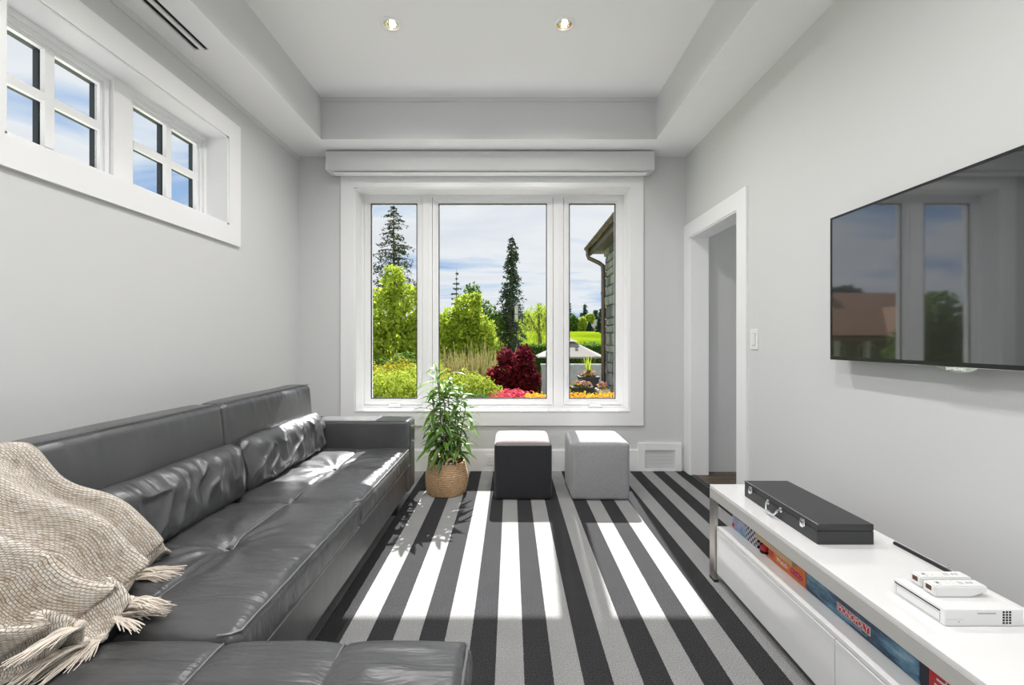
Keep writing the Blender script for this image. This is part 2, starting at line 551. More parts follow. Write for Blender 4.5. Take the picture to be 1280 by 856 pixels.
# --- right wall, with the doorway
DY0, DY1, DZ = 3.174, 4.01, 2.207
GR1 = .72
b = MB()
b.box(XR, XR + .145, YF - .2, GD0, -.3, ZT + .2); b.box(XR, XR + .145, GR1, DY0, -.3, ZT + .2); b.box(XR, XR + .145, DY1, YB, -.3, ZT + .2)
b.box(XR, XR + .145, GD0, GR1, GDZ, ZT + .2); b.box(XR, XR + .145, GD0, GR1, -.3, 0)
b.box(XR, XR + .145, DY0, DY1, DZ, ZT + .2)
wall_right = struct(b.build('wall_right', M['wall_paint']))

# --- rear wall behind the camera
struct(MB().box(XL, XR, YF - .2, YF, -.3, ZT + .2).build('wall_rear', M['wall_paint']))
for nm, xc, y1 in (('added_door_left', XL - .12, GD1), ('added_door_right', XR + .07, GR1)):  # added glazed doors out of view, bringing sky and ground light inside
    dd = struct(empty(nm, (xc, (GD0 + y1) / 2, 0)))
    b = MB(); b.frame('y', GD0, y1, 0, GDZ, .06, xc - .05, xc + .05)
    ym_ = (GD0 + y1) / 2
    b.box(xc - .04, xc + .04, ym_ - .03, ym_ + .03, .06, GDZ - .06)
    b.build('frame', M['trim_white'], dd)
    MB().box(xc - .003, xc + .003, GD0 + .06, ym_ - .03, .06, GDZ - .06).build('pane', M['glass'], dd)
    MB().box(xc - .003, xc + .003, ym_ + .03, y1 - .06, .06, GDZ - .06).build('pane', M['glass'], dd)

# --- ceiling: raised tray with a soffit all round
b = MB().box(XL - .25, XR + .145, YF - .2, YB + WO, ZT, ZT + .12)
ceil = struct(b.build('ceiling', M['ceiling_paint']))
SX0, SX1, SY0, SY1 = -1.922, -1.818, 1.10, 2.622        # slot for the air diffuser in the left soffit
b = MB()
b.box(XL, SX0, YF, YB, ZS, ZT); b.box(SX1, TX0, YF, YB, ZS, ZT)
b.box(SX0, SX1, YF, SY0, ZS, ZT); b.box(SX0, SX1, SY1, YB, ZS, ZT)
b.box(SX0, SX1, SY0, SY1, ZS + .09, ZT)
b.build('soffit', M['wall_paint'], ceil)
MB().box(TX1, XR, YF, YB, ZS, ZT).build('soffit', M['wall_paint'], ceil)
MB().box(TX0, TX1, TY1, YB, ZS, ZT).build('soffit', M['wall_paint'], ceil)
MB().box(TX0, TX1, YF, TY0, ZS, ZT).build('soffit', M['wall_paint'], ceil)
# thin bead where the tray meets its sides
b = MB()
b.box(TX0, TX1, TY1 - .014, TY1, ZT - .034, ZT)
b.build('bead', M['wall_paint'], ceil)
# the white underside of each soffit
for (x0, x1, y0, y1) in ((TX1, XR, YF, YB), (TX0, TX1, TY1, YB), (XL, SX0, YF, YB), (SX1, TX0, YF, YB), (SX0, SX1, SY1, YB), (SX0, SX1, YF, SY0)):
    MB().box(x0, x1, y0, y1, ZS - .003, ZS).build('soffit_underside', M['ceiling_paint'], ceil)
# crown line on the left wall
t1 = struct(MB().box(XL, XL + .012, YF, YB, ZS - .045, ZS - .003).build('trim_1', M['wall_paint']))

# --- baseboards
def baseboard(name, segs, axis, pos, h=.207, t=.018):
    b = MB()
    for a0, a1 in segs:
        if axis == 'x':
            b.box(a0, a1, pos - t, pos, 0, h - .012); b.box(a0, a1, pos - t * .6, pos, h - .012, h)
        else:
            s = 1 if pos < 0 else -1
            b.box(pos, pos + s * t, a0, a1, 0, h - .012); b.box(pos, pos + s * t * .6, a0, a1, h - .012, h)
    return struct(b.build(name, M['trim_white']))
baseboard('baseboard_back', [(XL + .02, 1.219)], 'x', YB)
baseboard('baseboard_left', [(YF, GD0), (GD1, YB - .02)], 'y', XL)
baseboard('baseboard_right', [(YF, GD0), (GR1, DY0 - .14)], 'y', XR)

# ================================================================== GARDEN WINDOW
GY = 4.34                                   # glass plane
FY = 4.30                                   # inner face of the window unit
CW = .131                                   # casing width
w1 = struct(empty('window_1', ((WX0 + WX1) / 2, YB, WZ0)))
b = MB()
for (x0, x1, z0, z1) in ((WX0 - CW, WX0, WZ0 - CW, WZ1 + CW), (WX1, WX1 + CW, WZ0 - CW, WZ1 + CW), (WX0, WX1, WZ1, WZ1 + CW), (WX0, WX1, WZ0 - CW, WZ0)):
    b.box(x0, x1, YB - .02, YB, z0, z1)
b.build('casing', M['trim_white'], w1)
b = MB()
b.box(WX0 - .001, WX0 + .012, YB - .012, FY + .08, WZ0, WZ1); b.box(WX1 - .012, WX1 + .001, YB - .012, FY + .08, WZ0, WZ1)
b.box(WX0, WX1, YB - .012, FY + .08, WZ1 - .012, WZ1 + .001)
b.build('jamb', M['trim_white'], w1)
MB().box(WX0, WX1, YB - .026, FY + .08, WZ0 - .002, WZ0 + .014, .004).build('sill', M['trim_white'], w1)
# outer frame with two mullions
panes = [(-1.398, -.932), (-.719, .366), (.587, 1.053)]
GZ0, GZ1 = .663, 2.617
b = MB()
b.frame('x', WX0 + .012, WX1 - .012, WZ0 + .014, WZ1 - .012, .022, FY, FY + .12)
for xm in ((panes[0][1] + panes[1][0]) / 2, (panes[1][1] + panes[2][0]) / 2):
    b.box(xm - .048, xm + .048, FY - .004, FY + .12, WZ0 + .014, WZ1 - .012)
    b.box(xm - .012, xm + .012, FY - .010, FY, WZ0 + .014, WZ1 - .012)
b.build('frame', M['vinyl_white'], w1)
def sash_mesh(b, axis, a0, a1, z0, z1, w, d0, d1, s):
    """stepped sash: outer rail, inner bead set back; s = +1 when outwards is +"""
    b.frame(axis, a0 - w, a1 + w, z0 - w * 1.02, z1 + w, w * .62, d0, d1)
    b.frame(axis, a0 - w * .40, a1 + w * .40, z0 - w * .42, z1 + w * .40, w * .22, d0 + s * .010, d1)
    b.frame(axis, a0 - w * .20, a1 + w * .20, z0 - w * .22, z1 + w * .20, w * .2, d0 + s * .020, d1)
for i, (x0, x1) in enumerate(panes):
    b = MB(); sash_mesh(b, 'x', x0, x1, GZ0, GZ1, .055, FY + .004, FY + .09, 1)
    s = b.build('sash', M['vinyl_white'], w1)
    MB().box(x0 - .004, x1 + .004, GY - .003, GY + .003, GZ0 - .004, GZ1 + .004).build('pane', M['glass'], s)
    b = MB(); b.frame('x', x0 - .002, x1 + .002, GZ0 - .002, GZ1 + .002, .011, GY - .014, GY - .004)
    b.build('gasket', M['black_rubber'], s)
    if i != 1:       # folding crank and side latch
        xc = (x0 + x1) / 2 + .02
        b = MB(); b.box(xc - .065, xc + .065, FY - .032, FY, WZ0 + .016, WZ0 + .034, .005)
        b.tube([(xc - .055, FY - .035, WZ0 + .04), (xc + .04, FY - .037, WZ0 + .041), (xc + .055, FY - .034, WZ0 + .034)], .006, 8)
        b.build('crank', M['vinyl_white'], s, smooth=True)
        xl = x0 - .036 if i == 2 else x1 + .036
        b = MB(); b.box(xl - .012, xl + .012, FY - .012, FY + .004, .80, .93, .004)
        b.box(xl - .007, xl + .007, FY - .030, FY - .012, .815, .90, .004)
        b.build('latch', M['vinyl_white'], s, smooth=True)

# --- roller shade cassette above it
sh = empty('shade_cassette', (-.188, 4.0, 2.825), 'long pale grey shade cassette fixed above the garden window', 'blind')
vs_, fs_ = [], []
x0, x1 = -1.70, 1.324
prof = [(YB - .02, 2.992), (3.985, 2.992), (3.985, 2.828), (3.99, 2.822), (YB - .02, 2.815)]
b = MB()
n = len(prof)
vv = [(x, y, z) for x in (x0, x1) for (y, z) in prof]
ff = [tuple(range(n)), tuple(reversed(range(n, 2 * n)))] + [(i, i + n, (i + 1) % n + n, (i + 1) % n) for i in range(n)]
b.raw(vv, ff).build('housing', M['wall_paint'], sh)
b = MB(); b.box(x0 + .05, x1 - .05, 4.02, 4.085, 2.800, 2.8155, .004)
b.build('hem_bar', M['trim_white'], sh)
MB().box(x0 - .004, x0, 3.985, YB - .02, 2.82, 2.992).build('end_cap', M['trim_white'], sh)
MB().box(x1, x1 + .004, 3.985, YB - .02, 2.82, 2.992).build('end_cap', M['trim_white'], sh)

# ================================================================== HIGH SIDE WINDOW
w2 = struct(empty('window_2', (XL, (LY0 + LY1) / 2, LZ0)))
b = MB()
c0, c1 = XL, XL + .02
for (y0, y1, z0, z1) in ((LY0 - CW, LY0, LZ0 - CW, LZ1 + CW), (LY1, LY1 + CW, LZ0 - CW, LZ1 + CW), (LY0, LY1, LZ1, LZ1 + CW), (LY0, LY1, LZ0 - CW, LZ0)):
    b.box(c0, c1, y0, y1, z0, z1)
b.build('casing', M['trim_white'], w2)
b = MB()
b.box(XL - .14, XL + .013, LY0 - .001, LY0 + .012, LZ0, LZ1); b.box(XL - .14, XL + .013, LY1 - .012, LY1 + .001, LZ0, LZ1)
b.box(XL - .14, XL + .013, LY0, LY1, LZ1 - .012, LZ1 + .001); b.box(XL - .14, XL + .013, LY0, LY1, LZ0 - .001, LZ0 + .012)
b.build('jamb', M['trim_white'], w2)
XG = -2.21
b = MB(); b.frame('y', LY0 + .012, LY1 - .012, LZ0 + .012, LZ1 - .012, .025, XL - .20, XL - .135)
ym = (2.304 + 2.507) / 2
b.box(XL - .20, XL - .13, ym - .055, ym + .055, LZ0 + .012, LZ1 - .012)
b.build('frame', M['vinyl_white'], w2)
LGZ0, LGZ1, LGM = 2.160, 2.615, 2.3875
for (y0, y1) in ((1.79, 2.304), (2.507, 3.014)):
    b = MB()
    b.frame('y', y0 - .045, y1 + .045, LGZ0 - .05, LGZ1 + .05, .028, XL - .19, XL - .150)
    b.frame('y', y0 - .02, y1 + .02, LGZ0 - .022, LGZ1 + .022, .02, XL - .19, XL - .162)
    s = b.build('sash', M['vinyl_white'], w2)
    yc = (y0 + y1) / 2
    b = MB(); b.box(XG + .004, XG + .028, yc - .021, yc + .021, LGZ0, LGZ1); b.box(XG + .004, XG + .027, y0, yc - .021, LGM - .021, LGM + .021); b.box(XG + .004, XG + .027, yc + .021, y1, LGM - .021, LGM + .021)
    b.build('muntin', M['vinyl_white'], s)
    # dark outer bars behind the glass
    b = MB(); b.box(XG - .036, XG - .010, yc - .017, yc + .017, LGZ0, LGZ1); b.box(XG - .036, XG - .010, y0, y1, LGM - .013, LGM + .013)
    b.frame('y', y0 - .02, y1 + .02, LGZ0 - .02, LGZ1 + .02, .02, XG - .036, XG - .006)
    b.build('outer_bars', M['dark_frame'], s)
    for (p0, p1) in ((y0, yc), (yc, y1)):
        for (q0, q1) in ((LGZ0, LGM), (LGM, LGZ1)):
            MB().box(XG - .003, XG + .003, p0, p1, q0, q1).build('pane', M['glass'], s)

# ================================================================== DOORWAY AND HALL
d1 = struct(empty('door_1', (XR, (DY0 + DY1) / 2, 0)))
b = MB()
b.box(XR - .02, XR, DY0 - CW, DY0, 0, DZ + CW); b.box(XR - .02, XR, DY1, YB - .001, 0, DZ + CW); b.box(XR - .02, XR, DY0, DY1, DZ, DZ + CW)
b.build('casing', M['trim_white'], d1)
b = MB()
b.box(XR - .012, XR + .155, DY0 - .001, DY0 + .012, 0, DZ); b.box(XR - .012, XR + .155, DY1 - .012, DY1 + .001, 0, DZ); b.box(XR - .012, XR + .155, DY0, DY1, DZ - .012, DZ)
b.build('jamb', M['trim_white'], d1)
# hall beyond
HX0, HX1, HY0, HY1, HZ = XR + .145, 3.35, 1.2, 4.10, 2.75
b = MB()
b.box(HX0, HX1 + .1, HY1, HY1 + .3, -.12, HZ + .1)
struct(b.build('wall_hall_back', M['wall_paint']))
struct(MB().box(HX1, HX1 + .1, HY0, HY1, -.12, HZ + .1).build('wall_hall_right', M['wall_paint']))
struct(MB().box(HX0, HX1, HY0, HY1, HZ, HZ + .1).build('ceiling_hall', M['ceiling_paint']))
def oak():
    t = NT('dark_oak')
    v = t.coord('Object', (14, 1.2, 14))
    n1 = t.noise(v, 4, 5, .6)
    t.l(t.ramp(n1, [(.3, (.055, .038, .024)), (.7, (.13, .092, .060))]), t.b.inputs['Base Color'])
    t.set(Roughness=.4); t.bump(n1, .1, .001); M['oak'] = t.m
oak()
hf = struct(MB().box(XR + .012, HX1, HY0, HY1, -.12, -.016).build('floor_hall', M['dark_slot']))
pm = None
k = 0
yy = HY1
while yy > HY0 + .05:                       # boards run along x
    wd = .118
    lens = [.62, .9, .55] if k % 2 else [.35, .8, .9]
    xx = XR + .03
    for L in lens:
        L2 = min(L, HX1 - xx)
        if L2 > .05:
            MB().box(xx, xx + L2 - .003, max(HY0, yy - wd), yy - .003, -.014, .002, .0015, 1).build('plank', M['oak'], hf)
        xx += L
    yy -= wd; k += 1
MB().box(XR + .002, XR + .03, DY0 + .012, DY1 - .012, -.01, .004).build('threshold_strip', M['black_rubber'], hf)

# ================================================================== CEILING FITTINGS
def glow(key, col, s):
    t = NT(key); t.set(Base__Color=C(.9, .85, .75))
    t.b.inputs['Emission Color'].default_value = C(*col); t.b.inputs['Emission Strength'].default_value = s
    M[key] = t.m
glow('lamp_glow', (1.0, .84, .62), 6.0)
simple('reflector', (.85, .80, .72), .18, 1.0, bump=(20, .3, .004))
def downlight(x, y, label, tilt):
    d = empty('downlight', (x, y, ZT), label, 'ceiling light', 'recessed downlights in the tray ceiling')
    MB().lathe([(.050, -.001), (.052, -.007), (.066, -.007), (.072, -.004), (.072, 0)], (x, y, ZT), 36, False, False).build('trim_ring', M['trim_white'], d, smooth=True)
    prof = [(.0505, -.0045)] + [(.0495 - .0045 * i, -.0045 + .0008 * i) for i in range(1, 6)]
    MB().lathe(prof, (x, y, ZT), 36, False, True).build('reflector', M['reflector'], d, smooth=True)
    v, f = rbox(.017, .017, .007, .0069, 4, 4, 2)
    v = xform(v, (x + tilt, y, ZT - .008))
    MB().raw(v, f).build('bulb', M['lamp_glow'], d, smooth=True)
    for k in range(7):
        a = 2 * math.pi * k / 7 + .4
        p = (x + .033 * math.cos(a), y + .033 * math.sin(a), ZT - .0035)
        MB().box(p[0] - .004, p[0] + .004, p[1] - .004, p[1] + .004, p[2] - .002, p[2] + .002, .0015, 1).build('facet', M['reflector'], d)
    ld = bpy.data.lights.new('downlight_lamp', 'SPOT')
    ld.energy = LAMP_POWER; ld.spot_size = math.radians(158); ld.spot_blend = .9; ld.shadow_soft_size = .045
    ld.color = (1.0, .975, .955)
    lo = bpy.data.objects.new('lamp', ld); COL.objects.link(lo)
    lo.location = (0, 0, -.03); lo.parent = d
    return d
downlight(-.80, 2.898, 'lit recessed downlight in the tray, nearer the high side window', .008)
downlight(.362, 2.898, 'lit recessed downlight in the tray, nearer the television wall', 0)
for yy, row in ((1.0, 'second'), (-.9, 'rear')):
    for xx, sd in ((-.80, 'high side window'), (.362, 'television wall')):
        downlight(xx, yy, 'lit recessed downlight of the %s pair in the tray, nearer the %s' % (row, sd), 0)

df = empty('slot_diffuser', ((SX0 + SX1) / 2, (SY0 + SY1) / 2, ZS), 'long two-slot linear air diffuser in the left soffit', 'air vent')
b = MB()
b.box(SX0, SX0 + .010, SY0, SY1, ZS - .004, ZS + .008); b.box(SX1 - .008, SX1, SY0, SY1, ZS - .004, ZS + .008)
b.box(SX0 + .010, SX1 - .008, SY1 - .006, SY1, ZS - .004, ZS + .008); b.box(SX0 + .010, SX1 - .008, SY0, SY0 + .006, ZS - .004, ZS + .008)
b.build('border', M['ceiling_paint'], df)
MB().box(SX0 + .044, SX0 + .066, SY0, SY1 - .006, ZS - .004, ZS + .008).build('divider', M['ceiling_paint'], df)
MB().box(SX0 + .010, SX1 - .008, SY0 + .006, SY1 - .006, ZS + .008, ZS + .085).build('plenum', M['dark_slot'], df)
for xx in (SX0 + .027, SX1 - .022):
    MB().box(xx - .003, xx + .003, SY0 + .006, SY1 - .006, ZS + .001, ZS + .0075).build('blade', M['dark_slot'], df)

# ================================================================== WALL FITTINGS
# floor-level air grille
g = empty('wall_grille', (1.43, YB, 0), 'white framed air grille at floor level in the window wall', 'air vent')
b = MB(); b.frame('x', 1.219, 1.633, .001, .266, .066, YB - .024, YB, wt=.066, wb=.024)
b.build('frame', M['trim_white'], g)
MB().box(1.285, 1.567, YB - .006, YB, .025, .2).build('backing', M['plastic_grey'], g)
for k in range(17):
    z = .030 + k * .0100
    MB().box(1.285, 1.567, YB - .013, YB - .006, z, z + .0066).build('slat', M['trim_white'], g)
# outlet
o_ = empty('wall_outlet', (-.2, YB - .018, .1), 'white electrical outlet set in the window wall baseboard', 'outlet')
MB().box(-.233, -.16, YB - .024, YB - .018, .058, .158, .002).build('plate', M['plastic_white'], o_)
MB().box(-.216, -.177, YB - .027, YB - .024, .072, .144, .001).build('socket_face', M['plastic_white'], o_)
for zz in (.09, .126):
    b = MB(); b.box(-.206, -.203, YB - .0275, YB - .027, zz - .006, zz + .006); b.box(-.190, -.187, YB - .0275, YB - .027, zz - .006, zz + .006)
    b.build('slot', M['dark_slot'], o_)
# light switch
s_ = empty('light_switch', (XR, 2.97, 1.19), 'white rocker light switch on the wall beside the doorway', 'light switch')
MB().box(XR - .007, XR, 2.925, 3.015, 1.186, 1.326, .002).build('plate', M['plastic_white'], s_)
b = MB()
b.raw([(XR - .007, 2.95, 1.215), (XR - .007, 2.99, 1.215), (XR - .007, 2.99, 1.297), (XR - .007, 2.95, 1.297),
       (XR - .010, 2.951, 1.217), (XR - .010, 2.989, 1.217), (XR - .015, 2.989, 1.295), (XR - .015, 2.951, 1.295)],
      [(0, 3, 2, 1), (4, 5, 6, 7), (0, 1, 5, 4), (1, 2, 6, 5), (2, 3, 7, 6), (3, 0, 4, 7)])
b.build('rocker', M['plastic_white'], s_)
b = MB(); b.frame('y', 2.947, 2.993, 1.212, 1.300, .003, XR - .0076, XR - .0066); b.build('rocker_gap', M['plastic_grey'], s_)
# ================================================================== SECTIONAL SOFA
sofa = empty('sectional_sofa', (-1.2, 1.9, 0), 'dark grey leather sectional sofa with chaise along the left wall', 'sofa')
def nz3(x, y, z=0.0): return noise.noise(Vector((x, y, z)))

def sofa_block(name, x0, x1, y0, y1, z0, z1, r, nx, ny, nz, disp=None, mat='leather', rot=None, parent=sofa):
    c = Vector(((x0 + x1) / 2, (y0 + y1) / 2, (z0 + z1) / 2))
    hx, hy, hz = (x1 - x0) / 2, (y1 - y0) / 2, (z1 - z0) / 2
    v, f = rbox(hx, hy, hz, r, nx, ny, nz, disp(hx, hy, hz) if disp else None)
    return mesh_obj(name, xform(v, c, rot), f, M[mat], parent, True)

def soft(amp=.003, s=3.0, seed=0.0):
    def mk(hx, hy, hz):
        def d(p, n):
            return p + n * (amp * nz3(p.x * s + seed, p.y * s, p.z * s))
        return d
    return mk

# plinths
sofa_block('base', -1.70, -.765, 1.14, 3.385, .115, .335, .02, 6, 20, 4, soft(.003, 4), mat='leather_plain')
sofa_block('base', -1.70, -.125, .26, 1.145, .115, .335, .02, 14, 8, 4, soft(.003, 4, 5), mat='leather_plain')
# seats
def seat_disp(seed, seams_along_y, seams_along_x, buttons, puff=.020):
    def mk(hx, hy, hz):
        def d(p, n):
            u, v = p.x / hx, p.y / hy
            top = max(0.0, n.z)
            dz = puff * (1 - u ** 6) * (1 - v ** 6)
            edge = max(abs(u), abs(v))
            for x0 in seams_along_y:
                q = abs(p.x - x0)
                dz -= .010 * math.exp(-(q / .007) ** 2) + .007 * math.exp(-(q / .045) ** 2)
            for y0 in seams_along_x:
                q = abs(p.y - y0)
                dz -= .010 * math.exp(-(q / .007) ** 2) + .007 * math.exp(-(q / .045) ** 2)
            for bx, by in buttons:
                r = math.hypot(p.x - bx, p.y - by)
                th = math.atan2(p.y - by, p.x - bx)
                dz -= .020 * math.exp(-(r / .035) ** 2) + .008 * math.exp(-(r / .13) ** 2)
                dz += .0055 * math.sin(11 * th + 2.5 * nz3(th, r * 6, seed)) * math.exp(-((r - .15) / .13) ** 2)
            # creases that run across the seat, and gathers along the front welt
            cr = nz3(p.x * 3.2 + seed, p.y * 17 + 1.2 * nz3(p.x * 4, p.y * 3, seed), seed)
            dz += .0100 * cr * (.4 + .6 * nz3(p.x * 2, p.y * 2, seed + 9)) 
            rn = nz3(p.x * 2.6 + .7 * nz3(p.x * 5, p.y * 3, seed), p.y * 8.5 + p.x * 2.4, seed + 31)
            mk_ = max(0.0, .35 + nz3(p.x * 2.2, p.y * 2.2, seed + 50))
            dz += .0085 * max(0.0, 1 - abs(rn) * 6) ** 2 * mk_ * (1 - edge ** 8)
            g = math.exp(-((hx - p.x) / .10) ** 2)
            dz += .0060 * g * nz3(p.y * 34, p.x * 7, seed + 3)
            p = Vector((p.x, p.y, p.z + top * dz))
            if n.x > .3:      # front face
                p.x += n.x * (.004 * nz3(p.y * 22, p.z * 9, seed + 7) + .006 * (1 - (p.z / hz) ** 2))
            return p
        return d
    return mk
SEAT = dict(r=.034, nx=56, ny=86, nz=6)
cents = []
def seat(y0, y1, seed):
    s = sofa_block('seat_cushion', -1.46, -.742, y0, y1, .322, .450, disp=seat_disp(seed, [.012], [(0.02)], [(.012, .02)]), **SEAT)
    yc = (y0 + y1) / 2
    xb = -1.101 + .012
    v, f = rbox(.011, .011, .004, .0039, 3, 3, 1)
    mesh_obj('button', xform(v, (xb, yc + .02, .4455)), f, M['leather'], s, True)
    r = .034
    pts = []
    for i in range(61):
        y = y0 + .03 + (y1 - y0 - .06) * i / 60
        pts.append((-.742 - .006 + .0018 * nz3(y * 20, seed), y, .450 - .006 + .0026 * nz3(y * 23, 3, seed)))
    pts = [(-.80, y0 + .006, .444), (-.765, y0 + .010, .446)] + pts + [(-.765, y1 - .010, .446), (-.80, y1 - .006, .444)]
    MB().tube(pts, .0036, 6).build('piping', M['leather_light'], s, smooth=True)
    pts = [(-.7435 + .001 * nz3(yy_ * 9, 2), yy_, .330) for yy_ in np.linspace(y0 + .02, y1 - .02, 40)]
    MB().tube(pts, .0024, 6).build('stitching', M['leather_light'], s, smooth=True)
    pts = []
    for y in np.linspace(y0 + .035, y1 - .035, 70):
        q = abs(y - yc - .02)
        pts.append((xb + .0012 * nz3(y * 14, seed), y, .4535 - .026 * math.exp(-(q / .05) ** 2) - .010 * max(0, (abs(y - yc) - (y1 - y0) * .42) / ((y1 - y0) * .08))))
    MB().tube(pts, .0030, 6).build('seam', M['leather_light'], s, smooth=True)  # lighter leather paints the sun highlight along this seam
    return s
seat(1.172, 2.142, 1.3)
seat(2.146, 3.198, 8.1)
def chaise_disp():
    return seat_disp(21.7, [.345, .025, -.31], [], [], puff=.016)
ch = sofa_block('chaise_cushion', -1.46, -.105, .27, 1.165, .322, .452, .036, 110, 60, 6, chaise_disp())
pts = [(-.112 + .001 * nz3(y * 15, 7), y, .446 + .002 * nz3(y * 19, 1)) for y in np.linspace(.30, 1.135, 50)]
pts = pts + [(-.118, 1.150, .444), (-.14, 1.157, .442)]
MB().tube(pts, .0036, 6).build('piping', M['leather_light'], ch, smooth=True)
for xx in (-.4375, -.7575):
    pts = [(xx + .0015 * nz3(y * 12, xx), y, .4515 + .001 * nz3(y * 14, 3) - .010 * max(0, (y - 1.10) / .05) ** 2 * .5) for y in np.linspace(.30, 1.140, 40)]
    MB().tube(pts, .0030, 6).build('piping', M['leather_light'], ch, smooth=True)
# arm at the window end
def arm_disp(hx, hy, hz):
    def d(p, n):
        k = .006 * (1 - (p.x / hx) ** 4) * (1 - (p.z / hz) ** 4)
        p = p + Vector((0, n.y * k, 0)) + n * .002 * nz3(p.x * 9, p.y * 9, p.z * 9)
        if n.z > .5: p.z += .003 * nz3(p.x * 30, p.y * 12, 2)
        return p
    return d
arm = sofa_block('arm', -1.70, -.748, 3.200, 3.400, .115, .655, .030, 40, 8, 22, arm_disp, mat='leather_plain')
MB().tube([(-1.40, 3.2065, .649), (-.79, 3.2065, .649), (-.764, 3.2075, .643), (-.756, 3.208, .62), (-.755, 3.208, .47)], .0026, 6).build('piping', M['leather_light'], arm, smooth=True)
# back
def back_disp(seed):
    def mk(hx, hy, hz):
        def d(p, n):
            u, v, w = p.x / hx, p.y / hy, p.z / hz
            if n.x > .2:
                p.x += n.x * (.016 * (1 - v ** 6) * (1 - w ** 4) + .0045 * nz3(p.y * 3, p.z * 4, seed))
                gt = math.exp(-((hz - p.z - .03) / .06) ** 2)
                p.x += .0035 * gt * nz3(p.y * 30, p.z * 6, seed)
            if n.z > .2:
                p.z += n.z * (.004 * nz3(p.y * 4, seed, 0) - .008 * abs(v) ** 8)
            p.x -= .050 * (w + 1) / 2 * .8            # leans back
            return p
        return d
    return mk
for (y0, y1, sd) in ((.30, 1.255, 4), (1.262, 2.216, 11), (2.222, 3.196, 17)):
    bc = sofa_block('back_cushion', -1.585, -1.435, y0, y1, .440, .928, .036, 8, 70, 36, back_disp(sd), mat='leather_plain')
    pts = [(-1.4835 + .001 * nz3(y * 9, sd), y, .9255) for y in np.linspace(y0 + .02, y1 - .02, 40)]
    MB().tube(pts, .0022, 6).build('piping', M['leather'], bc, smooth=True)
sofa_block('back_frame', -1.715, -1.59, .27, 3.39, .115, .60, .03, 4, 30, 8, soft(.003, 3), mat='leather_plain')
for (lx, ly) in ((-.83, 3.10), (-.83, 1.5), (-1.62, 3.30), (-1.62, .4), (-.2, .42), (-.2, 1.02)):
    MB().box(lx - .025, lx + .025, ly - .03, ly + .03, .0, .118, .003).build('leg', M['case_black'], sofa)

# ------------------------------------------------------------------ lumbar pillows
def pillow(label, y0, y1, seed, lean):
    hx, hy, hz = .070, (y1 - y0) / 2, .142
    def d(p, n):
        v, w = p.y / hy, p.z / hz
        tx = (1 - .45 * abs(v) ** 7) * (1 - .50 * abs(w) ** 3.2)
        x = p.x * tx
        wr = nz3(p.y * 11 + .8 * nz3(p.z * 6, p.y * 3, seed), p.z * 4.5, seed)
        wr2 = nz3(p.y * 24, p.z * 7 + p.y * 4, seed + 5)
        rg = nz3(p.y * 6.5 + .9 * nz3(p.z * 7, p.y * 4, seed + 3), p.z * 5 - p.y * 2.5, seed + 8)
        wr += .9 * max(0.0, 1 - abs(rg) * 4.5) ** 2
        s = 1 if p.x > 0 else -1
        x += s * (.020 * wr + .009 * wr2) * (1 - abs(w) ** 6)
        z = p.z * (1 - .03 * abs(v) ** 4) + .006 * nz3(p.y * 6, seed + 2) * w
        y = p.y * (1 - .012 * (1 - w * w))
        return Vector((x, y, z))
    v, f = rbox(hx, hy, hz, .06, 8, 120, 30, d)
    rot = Matrix.Rotation(-lean, 3, 'Y')
    c = Vector((-1.395, (y0 + y1) / 2, .590))
    o = mesh_obj('lumbar_pillow', xform(v, c, rot), f, M['leather'], None, True)
    tag(o, label, 'pillow', 'leather lumbar pillows on the sofa')
pillow('creased dark leather lumbar pillow standing against the sofa arm', 2.235, 3.165, 3.0, math.radians(9))
pillow('creased dark leather lumbar pillow partly covered by the woven throw', 1.29, 2.222, 13.0, math.radians(11))

# ------------------------------------------------------------------ woven throw
def catmull(P, t):
    n = len(P) - 1
    x = max(0.0, min(n - 1e-6, t * n)); i = int(x); u = x - i
    p0, p1, p2, p3 = P[max(i - 1, 0)], P[i], P[i + 1], P[min(i + 2, n)]
    return .5 * ((2 * p1) + (p2 - p0) * u + (2 * p0 - 5 * p1 + 4 * p2 - p3) * u * u + (3 * p1 - p0 - 3 * p2 + p3) * u ** 3)
V3 = lambda *a: [Vector(p) for p in a]
rows = [
 V3((-1.530, 1.29, .932), (-1.535, 1.20, .932), (-1.535, 1.10, .932), (-1.535, .98, .932), (-1.535, .86, .932), (-1.535, .74, .932), (-1.535, .60, .932)),   # on top of the back
 V3((-1.470, 1.325, .925), (-1.465, 1.22, .936), (-1.465, 1.11, .93), (-1.465, .99, .936), (-1.465, .87, .932), (-1.465, .74, .93), (-1.465, .60, .93)),       # over the front edge
 V3((-1.425, 1.385, .790), (-1.405, 1.28, .79), (-1.375, 1.16, .79), (-1.38, 1.03, .78), (-1.39, .90, .78), (-1.39, .76, .78), (-1.39, .62, .78)),
 V3((-1.375, 1.480, .690), (-1.325, 1.36, .69), (-1.285, 1.22, .68), (-1.29, 1.08, .67), (-1.30, .94, .66), (-1.31, .80, .66), (-1.32, .66, .66)),
 V3((-1.300, 1.530, .572), (-1.255, 1.40, .57), (-1.215, 1.26, .56), (-1.215, 1.12, .555), (-1.225, .98, .55), (-1.24, .84, .55), (-1.26, .72, .55)),
 V3((-1.268, 1.560, .500), (-1.225, 1.42, .492), (-1.155, 1.275, .495), (-1.125, 1.165, .50), (-1.135, 1.06, .50), (-1.17, .95, .50), (-1.21, .82, .50)),
 V3((-1.238, 1.575, .472), (-1.245, 1.420, .472), (-1.147, 1.270, .474), (-1.073, 1.175, .474), (-1.068, 1.085, .476), (-1.135, .995, .476), (-1.20, .87, .476)),
]
NU, NV = 90, 150
